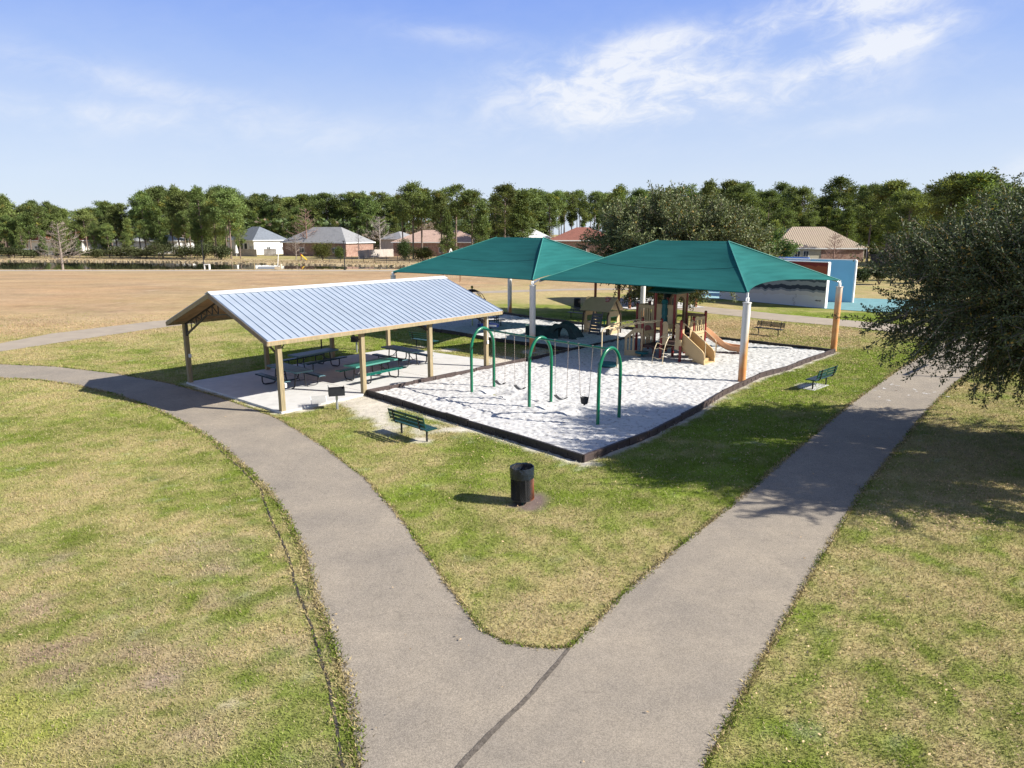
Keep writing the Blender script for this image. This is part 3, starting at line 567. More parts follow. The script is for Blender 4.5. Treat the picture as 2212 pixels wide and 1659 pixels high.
# ------------------------------------------------------------------ picnic shelter
Z = Vector((0, 0, 1))
def shelter():
    t = thing('picnic_shelter', 'open picnic shelter with ribbed silver metal gable roof on square lumber posts', 'pavilion', tuple(P0))
    def q(a, b, z=0.): return UA*a+WA*b+Vector((0, 0, z))
    L = 11.12; W = 7.45; g0, g1, ov = -.62, L+.82, .36; ze, zr = 2.70, 4.12; c = W/2
    for s, nm in ((0, 'front'), (1, 'back')):
        b0 = -ov if s == 0 else W+ov
        m = MB(); p = [q(g0, b0, ze), q(g1, b0, ze), q(g1, c, zr), q(g0, c, zr)]
        m.prism(p, (0, 0, .03)); ro = m.build('roof_sheet', M['metalroof'], t)
        r = MB(); n = 41
        nv = (p[1]-p[0]).cross(p[3]-p[0]).normalized(); nv = nv if nv.z > 0 else -nv
        for i in range(n):
            a = g0+.03+(g1-g0-.06)*i/(n-1); r.beam(q(a, b0, ze)+nv*.045, q(a, c, zr)+nv*.04, .021, .022, nv)
        r.build('roof_ribs', M['ribs'], ro)
        # planked ceiling on purlins, a little inside the sheet
        d = MB()
        k = 22
        for i in range(k):
            f0, f1 = i/k, (i+1)/k-.006
            d.prism([q(g0+.04, b0+(c-b0)*f0, ze+(zr-ze)*f0-.035), q(g1-.04, b0+(c-b0)*f0, ze+(zr-ze)*f0-.035), q(g1-.04, b0+(c-b0)*f1, ze+(zr-ze)*f1-.035), q(g0+.04, b0+(c-b0)*f1, ze+(zr-ze)*f1-.035)], (0, 0, .028))
        d.build('ceiling_boards', M['deckwood'], t)
        e = MB(); e.beam(q(g0, b0+.02, ze-.09), q(g1, b0+.02, ze-.09), .04, .13); e.build('eave_board', M['lumber'], t)
        for a in (g0, g1):
            f = MB(); f.beam(q(a, b0, ze-.075), q(a, c, zr-.075), .045, .16); f.build('rake_board', M['lumber'] if a == g0 and s else M['fascia'], t)
    rc = MB()
    for s in (0, 1):
        sg = 1 if s else -1; rc.prism([q(g0-.03, c, zr+.065), q(g1+.03, c, zr+.065), q(g1+.03, c+sg*.26, zr-.03), q(g0-.03, c+sg*.26, zr-.03)], (0, 0, .02))
    rc.build('ridge_cap', M['ridgecap'], t)
    for i in range(4):
        a = L*i/3
        for b in (0, W):
            m = MB(); az = math.atan2(UA.y, UA.x); m.box(q(a, b, 1.31), (.172, .172, 2.62), az); m.build('post', M['lumber'], t)
    # truss: flat steel chords and webs, from post to ridge on both sides
    for i in range(4):
        a = L*i/3; m = MB()
        for sg, b0 in ((1, 0), (-1, W)):
            top = [(b0+sg*.05, 2.66), (c, 4.0)]; bot = [(b0+sg*.12, 2.15), (b0+sg*2.1, 3.12), (c, 3.28)]
            m.beam(q(a, top[0][0], top[0][1]-.06), q(a, top[1][0], top[1][1]-.06), .05, .06)
            m.beam(q(a, bot[0][0], bot[0][1]), q(a, bot[1][0], bot[1][1]), .05, .06); m.beam(q(a, bot[1][0], bot[1][1]), q(a, bot[2][0], bot[2][1]), .05, .05)
            m.beam(q(a, b0+sg*.12, 2.1), q(a, b0+sg*.12, 2.62), .05, .07)
            k = 7; prev = None
            for j in range(1, k):
                bb = b0+sg*(.12+(c-.2)*j/k); zt = 2.6+(4.0-2.66)*abs(bb-b0)/c; x = abs(bb-b0)
                zb = 2.15+(x-.12)/1.98*.97 if x < 2.1 else 3.12+(x-2.1)/(c-2.1)*.16
                m.beam(q(a, bb, zb), q(a, bb, zt), .03, .035)
                if prev: m.beam(q(a, prev[0], prev[2]), q(a, bb, zb), .025, .03)
                prev = (bb, zb, zt)
        m.build('roof_truss', M['blacksteel'], t)
    for i in range(3):
        for b in (0, W):
            sg = 1 if b == 0 else -1
            for x0, x1 in ((L*i/3+.05, L*i/3+.55), (L*(i+1)/3-.05, L*(i+1)/3-.55)): br = MB(); br.beam(q(x0, b, 2.2), q(x1, b+sg*.25, 2.68), .03, .03); br.build('knee_brace', M['blacksteel'], t)
    for a, b, z, nm in ((0.13, -.0, 1.0, 'outlet_box'), (-.0, W-.12, 1.25, 'outlet_box')):
        m = MB(); m.box(q(a+.02, b-.02, z), (.07, .13, .15), math.atan2(UA.y, UA.x)); m.box(q(a+.06, b-.02, z), (.03, .09, .11), math.atan2(UA.y, UA.x)); m.build(nm, M['white'], t)
    m = MB(); m.tube([q(L-.02, -.12, 2.6), q(L-.02, -.12, 1.35)], .018, 6); m.box(q(L-.02, -.13, 1.28), (.08, .06, .16), math.atan2(UA.y, UA.x)); m.build('conduit', M['white'], t)
shelter()

# ------------------------------------------------------------------ shade canopies
def canopy(label, cs, r0, r1, posts):
    """cs: four post-top corners (front-left, front-right, back-right, back-left); ridge ends r0 (left) r1 (right)"""
    base = sum((Vector(c) for c in cs), Vector())/4; base.z = 0
    t = thing('shade_canopy', label, 'shade canopy', tuple(base))
    cs = [Vector(c)-base for c in cs]; r0 = Vector(r0)-base; r1 = Vector(r1)-base; cen = (r0+r1)/2
    m = MB(); hem = MB(); seams = MB(); n = 20
    def panel(a, b, ta, tb, dep, rise=.22):
        a, b, ta, tb = map(Vector, (a, b, ta, tb)); mid = (a+b)/2; inn = (cen-mid); inn.z = 0; inn.normalize(); vs = []
        nr = (b-a).cross(ta-a).normalized(); nr = nr if nr.z > 0 else -nr
        edge = []
        for i in range(n+1):
            s = i/n
            for j in range(n+1):
                u = j/n; k = 4*s*(1-s); bot = a.lerp(b, s)+inn*dep*k+Vector((0, 0, rise*k)); top = ta.lerp(tb, s)
                p = bot.lerp(top, u)-nr*(.26*4*u*(1-u))*k**.8
                vs.append(p)
                if j == 0: edge.append(p-Vector((0, 0, .012)))
        fs = [(i*(n+1)+j, (i+1)*(n+1)+j, (i+1)*(n+1)+j+1, i*(n+1)+j+1) for i in range(n) for j in range(n)]
        if (ta-tb).length < 1e-5: fs = [f if (f[2] % (n+1) != n) else (f[0], f[1], f[2]) for f in fs]
        m.add(vs, fs); hem.tube(edge, .022, 6)
        if (ta-tb).length > 1: seams.tube([vs[i*(n+1)+9]+Vector((0, 0, .002)) for i in range(n+1)], .011, 4, False)
    panel(cs[0], cs[1], r0, r1, .14, .02); panel(cs[2], cs[3], r1, r0, .75, .2); panel(cs[1], cs[2], r1, r1, 1.15); panel(cs[3], cs[0], r0, r0, 1.15)
    f = m.build('fabric', M['fabric'], t, smooth=True); hem.build('hem', M['fabric'], f); seams.build('cross_seam', mat('seam_thread', (.006, .06, .058), .8, .1), f)
    sm = MB()
    for a, b in ((cs[0], r0), (cs[1], r1), (cs[2], r1), (cs[3], r0)):
        sm.tube([a+Z*.012, b+Z*.012], .028, 6)
    sm.build('hip_seam', mat('seam_webbing', (.03, .20, .17), .7, .1), f)
    fr = MB()
    for a, b in ((cs[0], r0), (cs[1], r1), (cs[2], r1), (cs[3], r0)): fr.tube([a-Z*.10, b-Z*.24], .04, 8)
    fr.tube([r0-Z*.24, r1-Z*.24], .04, 8); fr.build('frame', M['galv'], t)
    for (x, y, h, m_, ci) in posts:
        p = Vector((x, y, 0))-base; b = MB(); b.tube([(0, 0, 0), (0, 0, h-.02)], .165, 20); b.lathe([(.12, h-.02), (.19, h-.02), (.19, h+.02), (0, h+.02)], n=20)
        o = b.build('post', m_, t, smooth=True); o.location = p
        k = MB(); k.tube([(0, 0, h), (0, 0, h+.20)], .075, 12); k.tube([(0, 0, h+.12), cs[ci]-p+Z*.0], .05, 8); k.box((0, 0, h+.15), (.2, .05, .14), .6); kk = k.build('post_cap', M['white'], o)
hA = 3.62
cA, cB, cC, cD, cE, cG = (1.11, 37.91), (10.02, 30.02), (17.68, 38.21), (8.73, 47.07), (-.18, 55.79), (-7.8, 46.6)
pmA = postmat('stained_post_front', 1.0, 1.35, .2); pmB = postmat('stained_post_right', 1.3, 2.6, 5.); pmC = postmat('rusty_post', 2.4, 4.4, 2.); pmD = postmat('stained_post_back', 1.3, 1.9, .3); pmE = postmat('stained_post_far', .5, 1.5, 4.)
def up(c, z): return (c[0], c[1], z)
canopy('farther teal shade canopy, its left corner reaching over the metal picnic shelter roof', [up(cG, 3.85), up(cA, 3.9), up(cD, 3.85), up(cE, 3.85)], (-1.03, 48.3, 6.05), (1.97, 45.3, 6.05),
       [(*cG, 3.6, pmA, 0), (*cE, 3.6, pmE, 3)])
canopy('nearer teal shade canopy spread over the tan and red playground climber', [(cA[0]+.35, cA[1]-.1, 3.92), up(cB, 3.88), up(cC, 3.85), up(cD, 3.85)], (8.05, 39.55, 5.95), (11.1, 36.8, 5.93),
       [(*cA, 3.6, pmA, 0), (*cB, 3.45, pmB, 1), (*cC, 3.5, pmC, 2), (*cD, 3.6, pmD, 3)])

# ------------------------------------------------------------------ border timbers, one object each
def timber_mesh():
    m = MB(); L, w, h = 1.2, .085, .215
    m.box((0, 0, h/2), (L-.02, w-.035, h-.01))
    for z, hh in ((h-.03, .06), (.03, .06)): m.box((0, 0, z), (L, w, hh))
    for x in (-L/2+.05, 0, L/2-.05): m.box((x, 0, h/2), (.09 if x else .12, w-.004, h-.12))
    return m
def borders():
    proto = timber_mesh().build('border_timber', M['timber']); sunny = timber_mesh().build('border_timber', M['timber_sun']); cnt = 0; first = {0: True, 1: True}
    lines = [([PITA[0], PITA[1]], ('along the front of the sand', 'the shelter slab'), 0, .02),
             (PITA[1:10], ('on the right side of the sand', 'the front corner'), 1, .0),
             ([PITA[9]]+[G(1425, 720)], ('behind the play sand', 'the rusty canopy post'), 0, -.02),
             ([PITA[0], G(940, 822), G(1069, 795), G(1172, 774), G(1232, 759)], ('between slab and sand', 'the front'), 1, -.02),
             ([G(1232, 759), G(1349, 734), G(1425, 720)], ('dividing the two sands', 'the left'), 0, -.05),
             ([G(1232, 759), G(1157, 749), G(1069, 737), G(928, 714), G(892, 700), G(890, 685)], ('edging the toddler sand', 'the right'), 0, 0),
             ([G(1425, 720), G(1347, 711), G(1253, 702), G(1145, 688), G(1077, 678), G(1000, 668), G(940, 668)], ('behind the toddler sand', 'the right'), 0, 0)]
    for pl, where, k, dz in lines:
        pl = [Vector((p[0], p[1], 0)) for p in pl]; num = 0
        for a, b in zip(pl[:-1], pl[1:]):
            Ls = (b-a).length; n = max(1, round(Ls/1.22)); d = (b-a)/n
            for i in range(n):
                c = a+d*(i+.5); num += 1; rz = math.atan2(d.y, d.x)+random.uniform(-.012, .012)
                src = sunny if k else proto
                o = src if first[k] else src.copy()
                if not first[k]: C.objects.link(o)
                first[k] = False; o.location = (c.x+random.uniform(-.012, .012), c.y+random.uniform(-.012, .012), dz+random.uniform(-.025, .012)); o.rotation_euler = (random.uniform(-.03, .03), random.uniform(-.012, .012), rz); o.scale = (d.length/1.215, 1, 1)
                tag(o, '%s border block %s, %s from %s' % ('sunlit brown' if k else 'black', where[0], nth(num), where[1]), 'border block', 'border blocks '+where[0])
borders()

# ------------------------------------------------------------------ picnic tables
def picnic_table(label, loc, rz, kind=0, L=2.44, tm=None, group='green picnic tables under the metal shelter', leg='loop', fm=None):
    t = thing('picnic_table', label, 'picnic table', loc, rz, group); tm = tm or M['tabletop']; W = .78
    m = MB(); m.box((0, 0, .745), (L, W, .035)); m.box((0, W/2-.012, .728), (L, .03, .06)); m.box((0, -W/2+.012, .728), (L, .03, .06)); m.box((L/2-.012, 0, .728), (.03, W-.05, .06)); m.box((-L/2+.012, 0, .728), (.03, W-.05, .06)); m.build('tabletop', tm, t)
    for s in (-1, 1):
        b = MB(); b.box((0, s*.80, .445), (L, .28, .03)); b.box((0, s*(.80+.13), .432), (L, .02, .05)); b.box((0, s*(.80-.13), .432), (L, .02, .05)); b.build('bench_seat', tm, t)
    xs = (-L*.33, L*.33)
    for x in xs:
        for s in (-1, 1):
            f = MB()
            if leg == 'loop': f.tube([(x, s*.19, .72), (x, s*.24, .20), (x, s*.27, .08), (x, s*.34, .032), (x, s*.70, .032), (x, s*.80, .07), (x, s*.84, .18), (x, s*.84, .43)], .028, 8)
            else: f.tube([(x, s*.17, .72), (x, s*.17, .0)], .03, 8); f.tube([(x, s*.80, .43), (x, s*.80, .0)], .03, 8); f.tube([(x, s*.17, .40), (x, s*.80, .40)], .025, 8)
            f.build('leg', M['blacksteel'], t)
    f = MB()
    for x in xs:
        f.tube([(x, -.2, .32), (x, .2, .32)], .02, 6); f.tube([(x, 0, .32), (x*.3, 0, .71)], .016, 6)
        f.tube([(x, -.36, .70), (x, .36, .70)], .02, 6)
    f.build('brace', M['blacksteel'], t); return t
def topmat(name, c, c2):
    """coated expanded-metal top: grid of panels split by thin bright welds"""
    m, nt, N, L, B = ntree(name); B.inputs['Roughness'].default_value = .42; B.inputs['Specular IOR Level'].default_value = .25
    tc = N.new('ShaderNodeTexCoord'); br = N.new('ShaderNodeTexBrick'); L.new(tc.outputs['Object'], br.inputs['Vector']); br.offset = 0; br.inputs['Scale'].default_value = 1; br.inputs['Mortar Size'].default_value = .011; br.inputs['Brick Width'].default_value = .305; br.inputs['Row Height'].default_value = .195
    br.inputs['Color1'].default_value = (*c, 1); br.inputs['Color2'].default_value = (*[q*1.15 for q in c], 1); br.inputs['Mortar'].default_value = (*c2, 1); L.new(br.outputs[0], B.inputs['Base Color']); return m
M['tabletop'] = topmat('green_table_panels', (.003, .030, .048), (.09, .17, .19)); M['tabletop_sunlit'] = topmat('sunlit_green_table_panels', (.0, .105, .08), (.08, .24, .2))  # second top is a lit copy of the first, sunlight put into the green
picnic_table('dark green picnic table nearest the front left corner post of the shelter', (-9.35, 29.02, .08), R(-43.6))
picnic_table('dark green picnic table at the back of the shelter, mostly in shade', (-9.4, 32.9, .08), R(56.5))
picnic_table('sunlit bright green picnic table near the second front post of the shelter', (-6.17, 30.33, .08), R(53.6), tm=M['tabletop_sunlit'])
picnic_table('dark green picnic table at the right end of the shelter slab by the lawn bench', (-5.35, 33.9, .08), R(-44))
picnic_table('dark picnic table with straight legs standing in the toddler sand behind the shelter roof', (-1.55, 48.9, .03), R(18), L=1.7, group='dark picnic tables beyond the sand', leg='straight', tm=M['darkgreen'])

# ------------------------------------------------------------------ park benches
def park_bench(label, loc, rz, m_, L=1.83, group='park benches round the playground', mesh=False):
    """long axis x, faces +y"""
    t = thing('park_bench', label, 'bench', loc, rz, group)
    s = MB()
    for i in range(4): s.box((0, -.17+.115*i, .44), (L, .098, .025))
    for x in (-L/2+.01, 0, L/2-.01): s.box((x, 0, .425), (.03, .44, .02))
    s.build('seat', m_, t)
    b = MB(); a = R(14); ey = Vector((0, -math.sin(a), math.cos(a)))
    for i in range(5 if mesh else 3):
        hh = (.045 if mesh else .082); st = .062 if mesh else .125; c = Vector((0, -.245, .54))+ey*(st*i+.03); b.frame(c, Vector((1, 0, 0)), Vector((0, math.cos(a), math.sin(a))), ey, L, .022, hh)
    for x in (-L/2+.01, 0, L/2-.01): b.frame(Vector((x, -.245, .54))+ey*.15, Vector((1, 0, 0)), Vector((0, math.cos(a), math.sin(a))), ey, .03, .03, .36)
    b.build('backrest', m_, t)
    for x in (-L*.36, L*.36):
        f = MB(); f.tube([(x, .20, .405), (x, -.12, .40), (x, -.24, .43), (x, -.29, .52), (x, -.345, .86), (x, -.39, .88)], .024, 8); f.tube([(x, 0, .40), (x, 0, 0)], .032, 8); f.build('leg', M['blacksteel'], t)
    return t
park_bench('green metal bench in front of the play sand, seen from behind', (-3.12, 21.55, 0), R(-45), M['darkgreen'])
park_bench('green metal bench on a small pad between the play sand and the wide right path', (12.95, 28.95, 0), R(43.8), M['darkgreen'])
park_bench('black mesh bench on the leaf litter behind the play sand', (16.2, 44.15, 0), R(-47.5+180), M['blacksteel'], mesh=True)
park_bench('green metal bench on the lawn behind the right end of the shelter', (-4.95, 39.4, 0), R(-38), M['darkgreen'])
park_bench('dark bench in canopy shade beside the playhouse', (4.95, 52.9, 0), R(-45+180), M['blacksteel'], mesh=True)
b = MB(); b.box((12.75, 29.05, .0), (1.5, .7, .03), R(43.8)); tag(b.build('bench_pad', M['concrete']), kind='structure')

# ------------------------------------------------------------------ grills
def grill(label, loc, rz, h=.5):
    t = thing('park_grill', label, 'grill', loc, rz, 'pedestal grills')
    b = MB(); b.tube([(0, 0, 0), (0, 0, h)], .045, 12); b.build('pedestal', M['galv'], t)
    w, d, hh = .56, .40, .26; z = h; f = MB()
    f.box((0, 0, z+.01), (w, d, .02)); f.box((0, -d/2, z+hh/2), (w, .012, hh)); f.box((0, d/2, z+hh/2), (w, .012, hh)); f.box((w/2, 0, z+hh/2+.02), (.012, d, hh+.04))
    f.box((-w/2, -d/2+.05, z+hh/2+.04), (.014, .08, hh+.1)); f.box((-w/2, d/2-.05, z+hh/2+.04), (.014, .08, hh+.1)); f.box((-w/2, 0, z+hh/2+.04), (.014, .07, hh+.06))
    for zz in (.04, .13, .22): f.box((-w/2, 0, z+zz), (.012, d-.05, .03))
    f.build('firebox', M['blacksteel'], t)
    g = MB()
    for i in range(9): g.tube([(-w/2+.03, -d/2+.04+i*.04, z+hh-.02), (w/2-.02, -d/2+.04+i*.04, z+hh-.02)], .006, 5)
    g.build('grate', M['blacksteel'], t)
grill('black charcoal grill on a grey pedestal at the front edge of the slab', (-6.44, 25.15, 0), R(18), .55)
grill('black charcoal grill on a grey pedestal on the lawn behind the shelter', (-8.42, 37.69, 0), R(10), .6)
b = MB()
c0 = G(690, 874, .1); ex = Vector((.92, .38, 0)); ez = Vector((-.15, .35, .5))
for i in range(9): b.tube([c0-ex*.28+ez*(i/8*.55), c0+ex*.28+ez*(i/8*.55)], .006, 5)
for s in (-1, 1): b.tube([c0+ex*.28*s, c0+ex*.28*s+ez*.55], .008, 5)
tag(b.build('grill_grate', M['galv']), 'loose wire grate leaning on the slab edge by the corner post', 'grate')
b = MB(); g2 = G(695, 757); b.tube([(g2.x, g2.y, 0), (g2.x, g2.y, 1.9)], .04, 8); tag(b.build('steel_pole', M['blacksteel']), 'thin black pole on the lawn behind the shelter tables', 'pole')

# ------------------------------------------------------------------ trash cans
def canmat():
    m, nt, N, L, B = ntree('black_mesh_with_rust'); B.inputs['Roughness'].default_value = .6
    tc = N.new('ShaderNodeTexCoord'); sp = N.new('ShaderNodeSeparateXYZ'); L.new(tc.outputs['Object'], sp.inputs[0]); n = N.new('ShaderNodeTexNoise'); n.inputs['Scale'].default_value = 9; n.inputs['Detail'].default_value = 6; L.new(tc.outputs['Object'], n.inputs['Vector'])
    a = N.new('ShaderNodeMath'); a.operation = 'MULTIPLY_ADD'; L.new(n.outputs[0], a.inputs[0]); a.inputs[1].default_value = .14; L.new(sp.outputs[0], a.inputs[2])
    mr = N.new('ShaderNodeMapRange'); L.new(a.outputs[0], mr.inputs[0]); mr.inputs[1].default_value = .235; mr.inputs[2].default_value = .34
    mx = N.new('ShaderNodeMix'); mx.data_type = 'RGBA'; L.new(mr.outputs[0], mx.inputs['Factor']); mx.inputs['A'].default_value = (.014, .014, .016, 1); mx.inputs['B'].default_value = (.17, .045, .014, 1); L.new(mx.outputs['Result'], B.inputs['Base Color'])
    return m
def trash_can(label, loc, bag=True, tilt=0.):
    t = thing('trash_can', label, 'trash can', loc, 0, 'mesh trash cans'); t.rotation_euler = (0, tilt, 0)
    m = MB(); n = 40; r, z0, z1 = .275, .12, .90
    # expanded-metal drum: two families of slanting strands
    for k in range(n):
        for sg in (1, -1):
            pts = [(r*math.cos(2*math.pi*(k+sg*j*1.1)/n), r*math.sin(2*math.pi*(k+sg*j*1.1)/n), z0+(z1-z0)*j/9) for j in range(10)]; m.tube(pts, .0065, 3, False)
    m.lathe([(r-.006, z0), (r+.008, z0), (r+.008, z0+.03), (r-.006, z0+.03), (r-.006, z0)], n=40); m.lathe([(r-.006, z1-.03), (r+.008, z1-.03), (r+.008, z1), (r-.006, z1), (r-.006, z1-.03)], n=40)
    for k in range(4): a = k*math.pi/2+.3; m.box((r*math.cos(a), r*math.sin(a), (z0+z1)/2), (.012, .03, z1-z0), a)
    m.lathe([(.0, z0), (r, z0)], n=30)
    m.build('mesh_drum', M['canrust'] if bag else M['rubber'], t)
    l = MB(); l.lathe([(r-.025, z0+.02), (r-.025, z1)], n=30); l.build('liner', M['rubber'], t)
    f = MB()
    for a in (0.5, 2.6, 4.7): f.tube([(.08*math.cos(a), .08*math.sin(a), z0), (.17*math.cos(a), .17*math.sin(a), .0)], .02, 6)
    f.tube([(0, 0, 0), (0, 0, z0)], .045, 8); f.build('base', M['darkgreen'], t)
    if bag:
        rs = random.Random(2); g = MB(); n = 48; prof = [(.20, .62), (.235, .74), (.258, .86), (.272, .925), (.285, .93), (.292, .90), (.290, .78), (.289, .68), (.283, .655)]; vs = []
        for i, (rr, zz) in enumerate(prof):
            for k in range(n): a = 2*math.pi*k/n; w = .006*math.sin(k*2.6+i)+.005*rs.uniform(-1, 1); vs.append(((rr+w)*math.cos(a), (rr+w)*math.sin(a), zz+rs.uniform(-.006, .006)))
        g.add(vs, [(i*n+k, i*n+(k+1) % n, (i+1)*n+(k+1) % n, (i+1)*n+k) for i in range(len(prof)-1) for k in range(n)])
        g.build('bin_bag', M['bag'], t, smooth=True)
    else:
        g = MB(); g.lathe([(.12, .95), (.2, .98), (.29, .96), (.29, .86)], n=28); g.build('lid', M['rubber'], t, smooth=True)
M['canrust'] = canmat()
trash_can('black mesh trash can with rusty right side and bin bag over the rim', (.26, 16.0, 0), True, R(-1.5))
trash_can('black trash can in the shade between the playhouse and the far shelter', (5.49, 59.3, 0), False)
# ------------------------------------------------------------------ swing set
def swings():
    feet = [((-1.64, 27.94), (-.76, 28.9)), ((.64, 25.4), (1.49, 26.19)), ((2.89, 22.9), (3.74, 23.8))]; tops = []
    t = thing('swing_frame', 'green three arch swing frame standing in the front of the play sand', 'swing set', (1.06, 25.8, 0)); o = Vector((1.06, 25.8, 0))
    for a, b in feet:
        a = Vector((*a, -.05)); b = Vector((*b, -.05)); u = (b-a); c = (a+b)/2; hw = u.length/2; u.normalize(); pts = [a-o, a+Z*1.5-o]
        for k in range(1, 16): an = math.pi*k/16; pts.append(c+u*(-hw*math.cos(an))+Z*(1.78+.86*math.sin(an))-o)
        pts += [b+Z*1.5-o, b-o]; m = MB(); m.tube(pts, .060, 14); m.build('arch', M['swinggreen'], t, smooth=True); tops.append(Vector((c.x, c.y, 2.54)))
    for i in (0, 1): m = MB(); m.tube([tops[i]-o, tops[i+1]-o], .038, 12); m.build('top_bar', M['swinggreen'], t, smooth=True)
    for i, (bay, px, kind, lab) in enumerate([(0, 1080, 0, 'black belt swing hanging next to the first green arch'), (0, 1123, 0, 'black belt swing hanging just left of the middle arch'), (1, 1213, 0, 'black belt swing hanging just right of the middle arch'), (1, 1265, 1, 'black bucket toddler swing hanging by the right arch')]):
        a, b = tops[bay], tops[bay+1]; f = min((k/200 for k in range(201)), key=lambda q: abs(proj(*(a.lerp(b, q)))[0]-px)); c = a.lerp(b, f); d = (b-a).normalized(); w = Vector((d.x, d.y, 0)).normalized(); sd = Vector((-w.y, w.x, 0))
        s = thing('bucket_swing' if kind else 'belt_swing', lab, 'swing', (c.x, c.y, 0), 0, None if kind else 'belt swings'); hw = .33; bw = .2 if kind else .29; zs = .72 if kind else .50
        for k in (-1, 1):
            m = MB(); p0 = w*(k*hw)+Z*(c.z+d.z*k*hw-.05); p1 = w*(k*bw)+Z*(zs+.05); n = 46
            for j in range(n):
                q0 = p0.lerp(p1, j/n); q1 = p0.lerp(p1, (j+1)/n); ax = w if j % 2 else sd; m.beam(q0, q1, .018, .006, ax)
            m.box(p0+Z*.05, (.06, .06, .09)); m.build('chain', M['chain'], s)
        m = MB()
        if not kind:
            pts = [w*(bw*(-1+2*j/12))+Z*(zs-.12*(1-((-1+2*j/12)**2))+.04) for j in range(13)]
            for p, q in zip(pts[:-1], pts[1:]): m.beam(p, q, .15, .014)
        else:
            n = 20; prof = [(.07, zs-.27), (.115, zs-.25), (.135, zs-.18), (.15, zs-.03), (.135, zs-.03), (.115, zs-.17), (.07, zs-.24)]
            m.lathe(prof, n=n); m.tube([(0, 0, zs-.31), (0, 0, zs-.08)], .035, 8)
            for k in (-1, 1): m.tube([w*.14*k+Z*(zs-.05)+sd*.07, w*bw*k+Z*(zs+.06), w*.14*k+Z*(zs-.05)-sd*.07], .008, 5)
        m.build('seat', M['rubber'], s)
swings()
